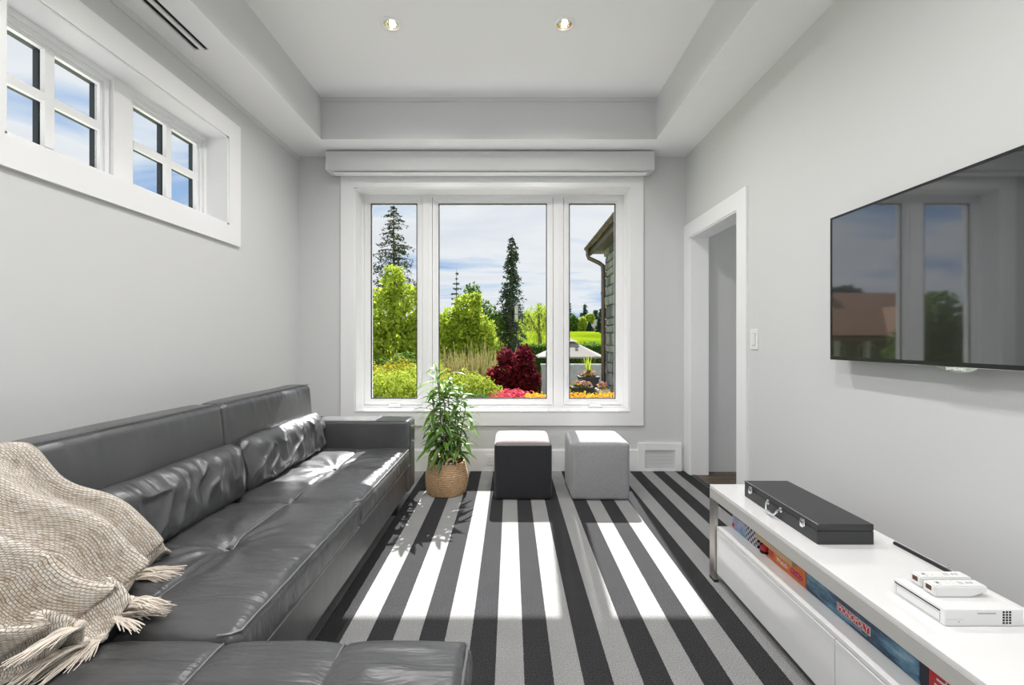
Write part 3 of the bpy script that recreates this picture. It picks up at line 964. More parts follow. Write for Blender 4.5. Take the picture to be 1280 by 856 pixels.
def fold(v):
    q = math.sin(2 * math.pi * (4.4 * v + .08))
    return (1 if q > 0 else -1) * abs(q) ** .8 + .30 * math.sin(2 * math.pi * (9.3 * v + .35))
tv = []; tuv = []
hem = []
for i in range(NU + 1):
    u = i / NU
    for j in range(NV + 1):
        v = j / NV
        cols = [catmull(r, v) for r in rows]
        p = catmull(cols, u)
        amp = .006 + (.058 + .040 * min(1, v / .3)) * min(1, max(0, (u - .10) / .45)) * (1 - .35 * max(0, (u - .80) / .2))
        vv = v + .05 * (nz3(u * 2.0, v * 2, 3)) * u
        edge = min(1, v / .06)
        dd = amp * fold(vv) * edge
        nn = Vector((.75, .12, .62)) if u < .8 else Vector((.45, .1, .85))
        dd = max(dd, (-.020 if v > .36 or u < .25 else -.004) if u < .8 else -.004)
        p = p + nn.normalized() * dd + Vector((0, 0, 1)) * .004 * nz3(p.x * 12, p.y * 12, 5)
        floor_z = .468 + .004 * max(0, nz3(p.x * 20, p.y * 20, 1))
        if p.x > -1.46 and p.z < floor_z: p.z = floor_z
        tv.append(p); tuv.append((u * .72, v * 1.05))
        if i == NU: hem.append(p.copy())
tf = []
for i in range(NU):
    for j in range(NV):
        a = i * (NV + 1) + j
        tf.append((a, a + 1, a + NV + 2, a + NV + 1))
_g = np.array([tuple(q) for q in tv]).reshape(NU + 1, NV + 1, 3)
_du = np.zeros((NU + 1, NV + 1)); _dv = np.zeros((NU + 1, NV + 1))
_du[1:] = np.cumsum(np.linalg.norm(np.diff(_g, axis=0), axis=2), axis=0)
_dv[:, 1:] = np.cumsum(np.linalg.norm(np.diff(_g, axis=1), axis=2), axis=1)
_dv = .5 * _dv + .5 * _dv.mean(0)[None, :]
tuv = [(float(a), float(c)) for a, c in zip(_du.ravel(), _dv.ravel())]
throw = empty('throw_blanket', (-1.3, 1.2, .46), 'cream and tan woven throw with fringe draped over the sofa back', 'blanket')
cloth = mesh_obj('cloth', tv, tf, M['throw'], throw, True, tuv)
md = cloth.modifiers.new('thick', 'SOLIDIFY'); md.thickness = .009; md.offset = 0
# fringe: knotted tassels along the hem
def tassel(p, d, L, seed):
    rr = random.Random(seed)
    b = MB()
    v, f = rbox(.011, .011, .010, .0095, 2, 2, 2)
    v = [q + Vector((nz3(q.x * 300, q.y * 300, seed), nz3(q.y * 300, q.z * 300, seed + 4), nz3(q.z * 300, q.x * 300, seed + 8))) * .003 for q in v]
    b.raw(xform(v, p + Vector((0, 0, .004))), f)
    d = d.normalized()
    side = d.cross(Vector((0, 0, 1)))
    for k in range(26):
        a = rr.uniform(-1, 1); l = L * rr.uniform(.55, 1.1)
        pts = []
        ph = rr.uniform(0, 6.3); cu = rr.uniform(-.5, .5)
        hgt = rr.uniform(.2, 1)
        for s in range(6):
            t = s / 5
            q = p + d * (l * t) + side * (a * (.006 + .017 * t) + .006 * cu * math.sin(4 * t + ph)) + Vector((0, 0, (.012 * hgt) * math.sin(math.pi * min(1, t * 1.05)) + .004 * math.sin(7 * t + ph) * t))
            q.z = max(q.z, .4665)
            pts.append(q)
        b.tube(pts, [.0022, .0022, .0021, .0019, .0016, .0009], 5)
    return b.build('tassel', M['yarn'], throw, smooth=True)
for k, (j, L, dx, dy) in enumerate([(21, .135, 1, .12), (26, .12, 1, .02), (43, .12, 1, .22), (49, .11, 1, .05), (56, .12, 1, .12), (62, .13, 1, .10), (68, .12, 1, -.02), (75, .11, 1, -.15), (82, .10, .9, -.4),
                                     (89, .11, .2, -1), (96, .15, -.10, -1), (103, .15, -.2, -1), (111, .13, -.2, -1)]):
    p = hem[j]
    tassel(Vector((p.x, p.y, max(p.z, .472))), Vector((dx, dy, 0)), L, 40 + k)
# ================================================================== POUFS
def pouf(x0, x1, y0, y1, h, label, side, top):
    p = empty('cube_pouf', ((x0 + x1) / 2, (y0 + y1) / 2, 0), label, 'pouf', 'cube poufs by the window')
    hx, hy = (x1 - x0) / 2, (y1 - y0) / 2
    c = Vector(((x0 + x1) / 2, (y0 + y1) / 2, 0))
    def d(q, n):
        u, v, w = q.x / hx, q.y / hy, q.z / (h / 2)
        k = .007 * (1 - w * w)
        q = Vector((q.x + n.x * k * (1 - v * v), q.y + n.y * k * (1 - u * u), q.z))
        if n.z > .2: q.z += n.z * .014 * (1 - u ** 4) * (1 - v ** 4)
        return q + n * .0015 * nz3(q.x * 9, q.y * 9, q.z * 9)
    v, f = rbox(hx, hy, h / 2, .032, 14, 14, 14, d)
    v = xform(v, c + Vector((0, 0, h / 2)))
    zt = h - .028
    fs = [t for t in f if sum(v[i].z for i in t) / 4 < zt]
    ft = [t for t in f if sum(v[i].z for i in t) / 4 >= zt]
    def sub(fl_, name, mat):
        ids = sorted({i for t in fl_ for i in t}); mp = {a: b for b, a in enumerate(ids)}
        return mesh_obj(name, [v[i] for i in ids], [tuple(mp[i] for i in t) for t in fl_], mat, p, True)
    sub(fs, 'sides', side); sub(ft, 'top_panel', top)
    # welt round the top and down the corners
    def rr(px, py, rad=.030):
        pts = []
        for sx, sy, a0 in ((1, 1, 0), (-1, 1, 90), (-1, -1, 180), (1, -1, 270)):
            for k in range(5):
                a = math.radians(a0 + 90 * k / 4)
                pts.append((c.x + sx * (px - rad) + rad * math.cos(a), c.y + sy * (py - rad) + rad * math.sin(a), zt))
        return pts
    MB().tube(rr(hx - .0035, hy - .0035), .0028, 6, closed=True).build('welt', side, p, smooth=True)
pouf(-.125, .325, 3.37, 3.82, .452, 'charcoal fabric cube pouf with pale blush top', M['fabric_charcoal'], M['fabric_blush'])
pouf(.478, .932, 3.36, 3.81, .452, 'light grey fabric cube pouf beside the floor grille', M['fabric_grey'], M['fabric_grey'])

# ================================================================== POTTED PLANT
PX, PY = -.526, 3.575
bask = empty('plant_basket', (PX, PY, 0), 'woven natural straw basket with loop handles on the striped carpet', 'basket')
prof = []
nr = 15
def brad(t): return .135 + .040 * math.sin(math.pi * (.18 + .72 * t)) - .004 * t
for i in range(nr * 4 + 1):
    t = i / (nr * 4)
    prof.append((brad(t) + .0035 * abs(math.sin(math.pi * t * nr)), .002 + .252 * t))
inn = [(brad(t) - .008, .002 + .252 * t) for t in (1.0, .9, .8)]
MB().lathe(prof + inn, (PX, PY, 0), 48, True, False).build('body', M['wicker'], bask, smooth=True)
MB().lathe([(brad(.85) - .010, .205), (.02, .214)], (PX, PY, 0), 32, False, True).build('soil', M['soil'], bask, smooth=True)
def handle(ang):
    R0 = brad(.97)
    b = MB()
    ca, sa = math.cos(ang), math.sin(ang)
    def P(s, z, o=0.0): 
        a2 = ang + s / R0
        return (PX + (R0 + .006 + o) * math.cos(a2), PY + (R0 + .006 + o) * math.sin(a2), z)
    pts = [P(-.042, .15), P(-.042, .21), P(-.043, .25)] + [P(-.043 * math.cos(math.pi * k / 10), .255 + .052 * math.sin(math.pi * k / 10)) for k in range(11)] + [P(.043, .25), P(.042, .21), P(.042, .15)]
    b.tube(pts, .0085, 8)
    b.build('handle', M['wicker'], bask, smooth=True)
    for s in (-.042, .042):
        MB().tube([P(s, .14, .008), P(s, .17, .011), P(s, .20, .009)], .003, 5).build('stitch', M['bark'], bask, smooth=True)
handle(math.radians(-68)); handle(math.radians(112))

plant = empty('potted_plant', (PX, PY, .214), 'leafy green houseplant with narrow pale-edged leaves growing in the straw basket', 'plant')
def plantleaf():
    t = NT('plant_leaf')
    oi = t.n('ShaderNodeObjectInfo')
    tc = t.n('ShaderNodeTexCoord')
    sp = t.n('ShaderNodeSeparateXYZ'); t.l(tc.outputs['Object'], sp.inputs[0])
    ab = t.n('ShaderNodeMath', _operation='ABSOLUTE'); t.l(sp.outputs['X'], ab.inputs[0])
    mul = t.n('ShaderNodeMath', _operation='MULTIPLY'); t.l(ab.outputs[0], mul.inputs[0]); mul.inputs[1].default_value = 62
    green = t.ramp(oi.outputs['Random'], [(0, (.045, .13, .02)), (.5, (.10, .25, .035)), (1, (.22, .40, .06))])
    mx = t.n('ShaderNodeMixRGB'); t.l(mul.outputs[0], t.n('ShaderNodeMath').inputs[0])
    rp = t.ramp(mul.outputs[0], [(.55, (0, 0, 0)), (.95, (1, 1, 1))])
    t.l(rp, mx.inputs[0]); t.l(green, mx.inputs[1]); mx.inputs[2].default_value = C(.62, .70, .36)  # blends to pale yellow-green towards the leaf edges
    t.l(mx.outputs[0], t.b.inputs['Base Color'])
    t.set(Roughness=.28)
    tl = t.n('ShaderNodeBsdfTranslucent'); t.l(mx.outputs[0], tl.inputs[0])
    ms = t.n('ShaderNodeMixShader'); ms.inputs[0].default_value = .30
    t.l(t.b.outputs[0], ms.inputs[1]); t.l(tl.outputs[0], ms.inputs[2]); t.l(ms.outputs[0], t.out.inputs[0])
    M['plant_leaf'] = t.m
plantleaf()
def leaf_mesh(L, W, droop, k):
    vs = []; fs = []
    n = 7
    for i in range(n + 1):
        t = i / n
        w = W * math.sin(math.pi * (t * .92 + .06)) ** .8 * (1 - .25 * t)
        y = L * t * (1 - .15 * droop * t); z = -droop * L * t * t * .75 + .10 * L * t
        vs += [(-w, y, z + w * .35), (0, y, z), (w, y, z + w * .35)]
    for i in range(n):
        a = i * 3
        fs += [(a, a + 1, a + 4, a + 3), (a + 1, a + 2, a + 5, a + 4)]
    me = bpy.data.meshes.new('leaf')
    me.from_pydata(vs, [], fs); me.update()
    me.polygons.foreach_set('use_smooth', [True] * len(me.polygons))
    me.materials.append(M['plant_leaf'])
    return me
lm = [leaf_mesh(.135, .0165, .45, 0), leaf_mesh(.155, .0185, .8, 1), leaf_mesh(.12, .0150, .25, 2), leaf_mesh(.165, .0195, 1.1, 3)]
rp_ = random.Random(23)
canes = []
for (dx, dy, H, lx, ly) in ((-.035, .01, 1.02, -.045, .00), (.00, -.04, .92, -.01, -.03), (.05, .0, .88, .055, -.02), (-.06, -.03, .80, -.05, -.05), (.06, .05, .80, .05, .06), (.01, .05, .95, .0, .04), (.085, -.03, .72, .07, -.05), (-.02, -.06, .66, .01, -.06), (-.08, .03, .70, -.05, .04)):
    p0 = Vector((PX + dx, PY + dy, .205)); p1 = Vector((PX + dx + lx, PY + dy + ly, H))
    pts = [p0.lerp(p1, t) + Vector((.012 * math.sin(5 * t + dx * 40), .012 * math.cos(4 * t + dy * 30) - .012, 0)) * t for t in [i / 8 for i in range(9)]]
    MB().tube(pts, [.0065 - .0028 * i / 8 for i in range(9)], 7).build('cane', M['leaf_mid'] if False else M['bark_pale'], plant, smooth=True)
    canes.append((pts, H))
NLEAF = 292
nl = 0
weights = [c[1] - .28 for c in canes]; tot = sum(weights)
for ci, (pts, H) in enumerate(canes):
    m = int(round(NLEAF * weights[ci] / tot))
    for k in range(m):
        if nl >= NLEAF: break
        t = .16 + .84 * (k + .5) / m
        x = t * 8; i = min(7, int(x)); p = pts[i].lerp(pts[i + 1], x - i)
        az = k * 2.39996 + ci
        up = (t - .35) * 1.0 + rp_.uniform(-.45, .45)
        if t > .93: up = rp_.uniform(.5, 1.25)
        o = bpy.data.objects.new('leaf', rp_.choice(lm))
        COL.objects.link(o)
        o.parent = plant
        sc = rp_.uniform(.9, 1.3) * (1.0 if t < .93 else .8)
        o.location = p - Vector((PX, PY, .214))
        o.rotation_euler = (up * .75, rp_.uniform(-.3, .3), az)
        o.scale = (sc, sc, sc)
        nl += 1

# ================================================================== MEDIA CONSOLE
CX0, CX1, CY0, CY1, CZ = 1.053, 1.463, .53, 2.284, .489
simple('rail_satin', (.52, .51, .485), .3, bump=(200, .05, .0003))
con = empty('media_console', ((CX0 + CX1) / 2, (CY0 + CY1) / 2, 0), 'low white gloss media console with steel legs against the right wall', 'cabinet')
MB().box(CX0 + .001, CX1, CY0 + .001, CY1 - .001, CZ - .016, CZ, .002).build('top', M['gloss_white'], con)
b = MB()
b.box(CX0, CX0 + .02, CY0, CY1, .424, CZ - .016, .001, 1); b.box(CX1 - .02, CX1, CY0, CY1, .424, CZ - .016, .001, 1)
b.box(CX0 + .02, CX1 - .02, CY0, CY0 + .05, .424, CZ - .016); b.box(CX0 + .02, CX1 - .02, CY1 - .05, CY1, .424, CZ - .016)
b.build('rail', M['rail_satin'], con)
for (x0, y0) in ((CX0, CY1 - .052), (CX1 - .02, CY1 - .052), (CX0, CY0), (CX1 - .02, CY0)):
    MB().box(x0, x0 + .02, y0, y0 + .052, .012, .424, .001, 1).build('leg', M['steel'], con)
    MB().box(x0 - .001, x0 + .021, y0 - .001, y0 + .053, 0, .012).build('foot', M['plastic_black'], con)
MB().box(CX0 + .034, CX1 - .022, CY0 + .053, CY1 - .054, .05, .272, .001, 1).build('body', M['shelf_white'], con)
MB().box(CX0 + .012, CX1 - .022, CY0 + .053, CY1 - .054, .274, .290, .0015).build('shelf', M['shelf_white'], con)
ys = [CY1 - .056, 1.4165, CY0 + .055]
for i in range(2):
    MB().box(CX0 + .010, CX0 + .032, ys[i + 1] + .002, ys[i] - .002, .050, .270, .0015).build('drawer_front', M['gloss_white'], con)

# --- flat black case on top
pc = empty('carry_case', (1.245, 1.857, CZ), 'flat black carry case with chrome latches lying on the white console', 'case')
cx0, cx1, cy0, cy1 = 1.142, 1.352, 1.606, 2.108
MB().box(cx0, cx1, cy0, cy1, CZ, CZ + .050, .003).build('base_shell', M['case_black'], pc)
MB().box(cx0, cx1, cy0, cy1, CZ + .0515, CZ + .076, .003).build('lid', M['case_black'], pc)
MB().box(cx0 + .002, cx1 - .002, cy0 + .002, cy1 - .002, CZ + .049, CZ + .053).build('gap', M['dark_slot'], pc)
MB().tube([(cx0 + .0008, cy0, CZ + .0755), (cx0 + .0008, cy1, CZ + .0755)], .0016, 6).build('edge_trim', M['chrome'], pc, smooth=True)
for yl in (1.683, 2.047):
    b = MB(); b.box(cx0 - .006, cx0, yl - .0125, yl + .0125, CZ + .038, CZ + .066, .0025)
    b.box(cx0 - .010, cx0 - .005, yl - .009, yl + .009, CZ + .034, CZ + .060, .002)
    b.build('latch', M['chrome'], pc, smooth=True)
b = MB()
for yl in (1.822, 1.912):
    b.lathe([(.001, 0), (.011, 0), (.011, .003), (.006, .006), (.001, .006)], (0, 0, 0), 16)
    n0 = len(b.v) - 5 * 16
    for i in range(n0, len(b.v)):
        x, y, z = b.v[i]; b.v[i] = (cx0 - z, yl + y, CZ + .045 + x)
pts = [(cx0 - .006, 1.912, CZ + .045), (cx0 - .012, 1.908, CZ + .040), (cx0 - .020, 1.897, CZ + .020), (cx0 - .022, 1.885, CZ + .016), (cx0 - .022, 1.849, CZ + .016), (cx0 - .020, 1.837, CZ + .020), (cx0 - .012, 1.826, CZ + .040), (cx0 - .006, 1.822, CZ + .045)]
b.tube(pts, [.004, .004, .0035, .005, .005, .0035, .004, .004], 8)
b.build('handle', M['chrome'], pc, smooth=True)

# --- game console with two controllers and a sensor bar
gc = empty('game_console', (1.258, 1.226, CZ), 'small white game console lying flat on the white cabinet', 'game console')
g0, g1, h0, h1 = 1.154, 1.364, 1.148, 1.303
MB().box(g0, g1, h0, h1, CZ + .001, CZ + .045, .0025).build('body', M['plastic_white'], gc)
MB().box(g0 - .0004, g0 + .002, h0 + .012, h1 - .006, CZ + .0335, CZ + .0375).build('disc_slot', M['plastic_black'], gc)
b = MB(); b.frame('y', h0 + .012, h1 - .010, CZ + .006, CZ + .030, .0012, g0 - .0006, g0 + .001); b.build('front_panel', M['plastic_grey'], gc)
MB().box(g0 + .087, g0 + .136, h0 - .0004, h0 + .002, CZ + .033, CZ + .0365).build('vent_slot', M['plastic_grey'], gc)
b = MB()
for i in range(3):
    for j in range(5):
        xx = g0 + .154 + i * .0085; zz = CZ + .007 + j * .0072
        b.box(xx, xx + .0055, h0 - .0004, h0 + .002, zz, zz + .005)
b.build('vent_grid', M['dark_slot'], gc)
b = MB(); b.box(g0 + .036, g0 + .039, h0 - .0004, h0 + .001, CZ + .011, CZ + .014); b.box(g0 + .004, g0 + .052, h0 - .0003, h0 + .001, CZ + .0185, CZ + .019); b.build('port', M['plastic_grey'], gc)
for z_ in (.0,):
    MB().box(g0 + .01, g1 - .01, h0 + .01, h1 - .01, CZ, CZ + .0012).build('foot_pad', M['plastic_grey'], gc)
def remote(x0, y0, label):
    z0 = CZ + .0452
    r = empty('game_controller', (x0 + .074, y0 + .018, z0), label, 'controller', 'white controllers on the game console')
    vs_ = []; prof = [(0, .004), (0, .031), (.148, .031), (.148, .016), (.105, .0005), (.004, .0005)]
    b = MB(); n = len(prof)
    bm = bmesh.new()
    A = [bm.verts.new((x0 + px, y0, z0 + pz)) for px, pz in prof]; B = [bm.verts.new((x0 + px, y0 + .036, z0 + pz)) for px, pz in prof]
    bm.faces.new(A[::-1]); bm.faces.new(B)
    for i in range(n): bm.faces.new((A[i], A[(i + 1) % n], B[(i + 1) % n], B[i]))
    bmesh.ops.recalc_face_normals(bm, faces=bm.faces[:])
    bmesh.ops.bevel(bm, geom=bm.edges[:], offset=.003, segments=2, affect='EDGES')
    bm.verts.index_update()
    b.raw([q.co[:] for q in bm.verts], [tuple(q.index for q in f.verts) for f in bm.faces]); bm.free()
    b.build('body', M['plastic_white'], r)
    zt = z0 + .031
    MB().box(x0 - .0005, x0 + .002, y0 + .010, y0 + .026, z0 + .014, z0 + .027).build('sensor_window', M['lens_brown'], r)
    b = MB(); yc = y0 + .018
    b.box(x0 + .014, x0 + .034, yc - .0035, yc + .0035, zt - .001, zt + .0012); b.box(x0 + .0205, x0 + .0275, yc - .010, yc + .010, zt - .001, zt + .0012)
    b.build('direction_pad', M['plastic_white'], r)
    MB().lathe([(.0055, -.001), (.0055, .001), (.004, .0016)], (x0 + .046, yc, zt), 16).build('button', M['plastic_white'], r)
    for dy in (-.009, 0, .009):
        MB().lathe([(.0028, -.001), (.0028, .0008)], (x0 + .070, yc + dy, zt), 12).build('button', M['plastic_white'], r)
    b = MB(); 
    for kx in range(3): b.box(x0 + .083 + kx * .005, x0 + .0855 + kx * .005, yc - .006, yc + .006, zt - .001, zt + .0003)
    b.build('speaker_grille', M['plastic_grey'], r)
    for kx in (.108, .119):
        MB().lathe([(.004, -.001), (.004, .0008)], (x0 + kx, yc, zt), 14).build('button', M['plastic_grey'], r)
simple('lens_brown', (.10, .035, .012), .1, bump=(50, .02, .0002))
remote(1.180, 1.201, 'white wand game controller on the console, lying nearer its vented side')
remote(1.184, 1.246, 'white wand game controller on the console, lying nearer the black case')
sb = empty('sensor_bar', (1.432, 1.49, CZ), 'slim black sensor bar at the back edge of the white cabinet', 'sensor bar')
MB().box(1.4265, 1.4375, 1.372, 1.612, CZ, CZ + .011, .002).build('body', M['plastic_black'], sb)
MB().tube([(1.438, 1.43, CZ + .004), (1.455, 1.435, CZ + .006), (1.466, 1.44, CZ + .010), (1.472, 1.45, CZ + .006), (1.474, 1.455, CZ - .05)], .002, 6).build('cable', M['plastic_grey'], sb, smooth=True)

# --- games on the open shelf
simple('card_orange', (.85, .20, .02), .4, var=.12, bump=(60, .02, .0003))
simple('card_red', (.62, .02, .025), .4, var=.1, bump=(60, .02, .0003))
simple('card_brown', (.10, .035, .02), .5, var=.2, bump=(60, .02, .0003))
simple('card_navy', (.012, .015, .035), .4, var=.3, bump=(60, .02, .0003))
simple('board_tan', (.72, .50, .27), .5, var=.12, bump=(60, .1, .0006))
simple('ink_white', (.9, .9, .9), .5, bump=(90, .02, .0002))
simple('ink_red', (.70, .03, .04), .4, bump=(90, .02, .0002))
simple('ink_magenta', (.62, .02, .33), .4, bump=(90, .02, .0002))
simple('ink_teal', (.30, .55, .62), .4, bump=(90, .02, .0002))
def starbox():
    t = NT('card_space_blue')
    v = t.coord()
    n1 = t.noise(t.coord('Object', (1, .6, 1.6)), 11, 5, .65)
    base = t.ramp(n1, [(.30, (.012, .022, .055)), (.48, (.035, .11, .20)), (.62, (.14, .33, .48)), (.78, (.42, .58, .68))])
    st = t.noise(v, 420, 1)
    mx = t.n('ShaderNodeMixRGB', _blend_type='ADD'); mx.inputs[0].default_value = 1
    t.l(base, mx.inputs[1]); t.l(t.ramp(st, [(.70, (0, 0, 0)), (.80, (.6, .6, .65))]), mx.inputs[2])
    t.l(mx.outputs[0], t.b.inputs['Base Color']); t.set(Roughness=.3); M['card_space'] = t.m
starbox()
def chessbox():
    t = NT('card_check')
    v = t.coord('Object', (1, 1, 1))
    ck = t.n('ShaderNodeTexChecker', Scale=75); t.l(v, ck.inputs['Vector'])
    ck.inputs['Color1'].default_value = C(.02, .015, .03); ck.inputs['Color2'].default_value = C(.75, .72, .82)
    sp = t.n('ShaderNodeSeparateXYZ'); t.l(v, sp.inputs[0])
    mr = t.n('ShaderNodeMapRange'); t.l(sp.outputs['Y'], mr.inputs[0])
    mr.inputs[1].default_value = 2.10; mr.inputs[2].default_value = 2.06; mr.inputs[3].default_value = 0; mr.inputs[4].default_value = 1
    col = t.ramp(t.noise(v, 22, 4), [(.32, (.10, .38, .52)), (.5, (.42, .45, .66)), (.68, (.62, .52, .74))])
    mx = t.n('ShaderNodeMixRGB'); t.l(mr.outputs[0], mx.inputs[0]); t.l(col, mx.inputs[1]); t.l(ck.outputs['Color'], mx.inputs[2])
    t.l(mx.outputs[0], t.b.inputs['Base Color']); t.set(Roughness=.4); M['card_check'] = t.m
chessbox()
SZ = .2902
GX = 1.140
GRP = 'board games on the console shelf'
def gbox(name, y0, y1, z0, z1, mat, label, x0=GX, x1=1.40, cat='game box'):
    g = empty(name, ((x0 + x1) / 2, (y0 + y1) / 2, z0), label, cat, GRP)
    MB().box(x0, x1, y0, y1, z0, z1 - .022 if z1 - z0 > .04 else z1, .0012, 1).build('tray' if z1 - z0 > .04 else 'board', mat, g)
    if z1 - z0 > .04:
        MB().box(x0 - .0012, x1 + .0012, y0 - .0012, y1 + .0012, z0 + .010, z1, .0012, 1).build('lid', mat, g)
    return g
TXT = Matrix(((0, 0, -1, 0), (-1, 0, 0, 0), (0, 1, 0, 0), (0, 0, 0, 1)))
def on_face(x, y, z): return Matrix.Translation((x, y, z)) @ TXT
g1_ = gbox('game_box', 1.985, 2.205, SZ, SZ + .068, M['card_check'], 'pale blue game box with black and white check pattern on the shelf', x0=1.135)
MB().box(1.1325, 1.1338, 2.188, 2.2055, SZ + .012, SZ + .030).build('corner_print', M['ink_red'], g1_)
v, f = rbox(.017, .019, .016, .0155, 4, 4, 4)
tb = empty('game_timer', (1.150, 1.952, SZ), 'small red round game piece on the shelf beside the checked box', 'game piece', None)
mesh_obj('dome', xform(v, (1.150, 1.952, SZ + .020)), f, M['ink_red'], tb, True)
MB().lathe([(.020, 0), (.020, .006), (.016, .009)], (1.150, 1.952, SZ), 20).build('base', M['plastic_black'], tb, smooth=True)
g2_ = gbox('game_box', 1.668, 1.905, SZ, SZ + .066, M['card_orange'], 'orange game box lettered Watch under a plain tan board')
text_mesh('lettering', 'Watch', .027, M['ink_white'], on_face(GX - .0018, 1.812, SZ + .026), g2_, bold=.0005)
b = MB()
for (yc, zc, sc) in ((1.745, .028, .9), (1.727, .026, .8), (1.710, .028, .9), (1.694, .025, .75)):
    b.tube([(GX - .0016, yc + .010 * sc * math.cos(a), SZ + zc + .011 * sc * math.sin(a)) for a in [2 * math.pi * k / 12 for k in range(12)]], .0022, 5, closed=True)
b.build('scroll_print', M['ink_magenta'], g2_, smooth=True)
b = MB()
for k in range(5): b.box(GX - .0018, GX - .0013, 1.870 + .006 * k, 1.874 + .006 * k, SZ + .014 + .004 * (k % 2), SZ + .050 - .006 * (k % 3))
b.build('badge_print', M['ink_red'], g2_)
g3_ = gbox('game_board', 1.700, 1.958, SZ + .0672, SZ + .090, M['board_tan'], 'plain tan folded game board resting on the orange box', x0=1.108, x1=1.36, cat='game board')
g4_ = gbox('game_box', 1.668, 1.697, SZ + .0672, SZ + .115, M['card_brown'], 'small brown game box on the orange box beside the tan board')
g5_ = gbox('game_box', 1.205, 1.662, SZ, SZ + .082, M['card_space'], 'blue starry game box with a red and white title plate')
b = MB(); b.box(GX - .0022, GX - .0014, 1.366, 1.506, SZ + .022, SZ + .050); b.build('title_border', M['ink_white'], g5_)
MB().box(GX - .0026, GX - .0021, 1.369, 1.503, SZ + .0245, SZ + .0475).build('title_plate', M['ink_red'], g5_)
text_mesh('title', 'MONOPOLY', .0225, M['ink_white'], on_face(GX - .0030, 1.436, SZ + .036) @ Matrix.Diagonal((1.0, 1.22, 1, 1)), g5_, bold=.0)
b = MB()
for r_, (a0, a1, z_) in enumerate(((1.40, 1.50, .0165), (1.385, 1.49, .0125))):
    yy = a1
    rr_ = random.Random(r_)
    while yy > a0:
        w = rr_.uniform(.003, .010); b.box(GX - .0018, GX - .0013, yy - w, yy, SZ + z_, SZ + z_ + .0022); yy -= w + .0022
b.build('small_print', M['ink_teal'], g5_)
g6_ = gbox('game_box', 1.178, 1.2025, SZ, SZ + .082, M['card_navy'], 'thin dark navy game box between the blue and the red boxes')
g7_ = gbox('game_box', .86, 1.1755, SZ, SZ + .078, M['card_red'], 'red game box with white print on the console shelf')
b = MB()
for k in range(3):
    b.box(GX - .0018, GX - .0013, 1.112, 1.166 - .006 * k, SZ + .018 + .017 * k, SZ + .024 + .017 * k)
    b.box(GX - .0018, GX - .0013, 1.150 - .012 * k, 1.154 - .012 * k, SZ + .018 + .017 * k, SZ + .031 + .017 * k)
b.build('print', M['ink_white'], g7_)

# ================================================================== TELEVISION
TVX, TY0_, TY1_, TZ0, TZ1 = 1.60, .925, 2.160, 1.154, 1.858
tvo = empty('television', (1.62, (TY0_ + TY1_) / 2, TZ0), 'large flat black television mounted on the right wall', 'television')
b = MB(); b.box(TVX + .004, TVX + .034, TY0_, TY1_, TZ0, TZ1, .003)
b.box(TVX + .034, TVX + .052, TY0_ + .15, TY1_ - .15, TZ0 + .08, TZ1 - .2, .006)
b.build('back_shell', M['plastic_black'], tvo)
b = MB(); b.frame('y', TY0_, TY1_, TZ0, TZ1, .010, TVX - .001, TVX + .006, wb=.016); b.build('bezel', M['plastic_black'], tvo)
b = MB(); b.frame('y', TY0_ - .0012, TY1_ + .0012, TZ0 - .0012, TZ1 + .0012, .0016, TVX + .001, TVX + .008); b.build('edge_trim', M['chrome'], tvo)
def screen():
    t = NT('tv_screen')
    t.set(Base__Color=C(.004, .004, .005), Roughness=.3)
    gl = t.n('ShaderNodeBsdfGlossy', Roughness=.035); gl.inputs[0].default_value = C(.95, .97, 1.0)
    fr = t.n('ShaderNodeFresnel', IOR=2.5)
    v = t.coord('Object', (1, 1, .25))
    bn = t.n('ShaderNodeBump', Strength=.02, Distance=.02); t.l(t.noise(v, 2.2, 1), bn.inputs['Height'])
    t.l(bn.outputs[0], gl.inputs['Normal'])
    mx = t.n('ShaderNodeMixShader'); t.l(fr.outputs[0], mx.inputs[0]); t.l(t.b.outputs[0], mx.inputs[1]); t.l(gl.outputs[0], mx.inputs[2])
    t.l(mx.outputs[0], t.out.inputs[0]); M['screen'] = t.m
screen()
MB().box(TVX + .0005, TVX + .003, TY0_ + .010, TY1_ - .010, TZ0 + .016, TZ1 - .010).build('screen', M['screen'], tvo)
yc = (TY0_ + TY1_) / 2 + .01
b = MB()
pr = [(-.075, 0), (.075, 0), (.055, -.013), (.030, -.019), (-.030, -.019), (-.055, -.013)]
n = len(pr)
vv = [(TVX + xo, yc + a, TZ0 + z) for xo in (.000, .016) for a, z in pr]
b.raw(vv, [tuple(range(n)), tuple(reversed(range(n, 2 * n)))] + [(i, (i + 1) % n, (i + 1) % n + n, i + n) for i in range(n)])
b.build('logo_plate', M['chrome'], tvo)
text_mesh('logo', 'SAMSUNG', .015, M['ink_white'], on_face(TVX - .0008, yc, TZ0 - .0085), tvo, bold=.0003)
b = MB(); b.box(TVX + .052, XR - .003, yc - .25, yc + .25, TZ0 + .2, TZ0 + .42, .003); b.build('wall_bracket', M['plastic_black'], tvo)
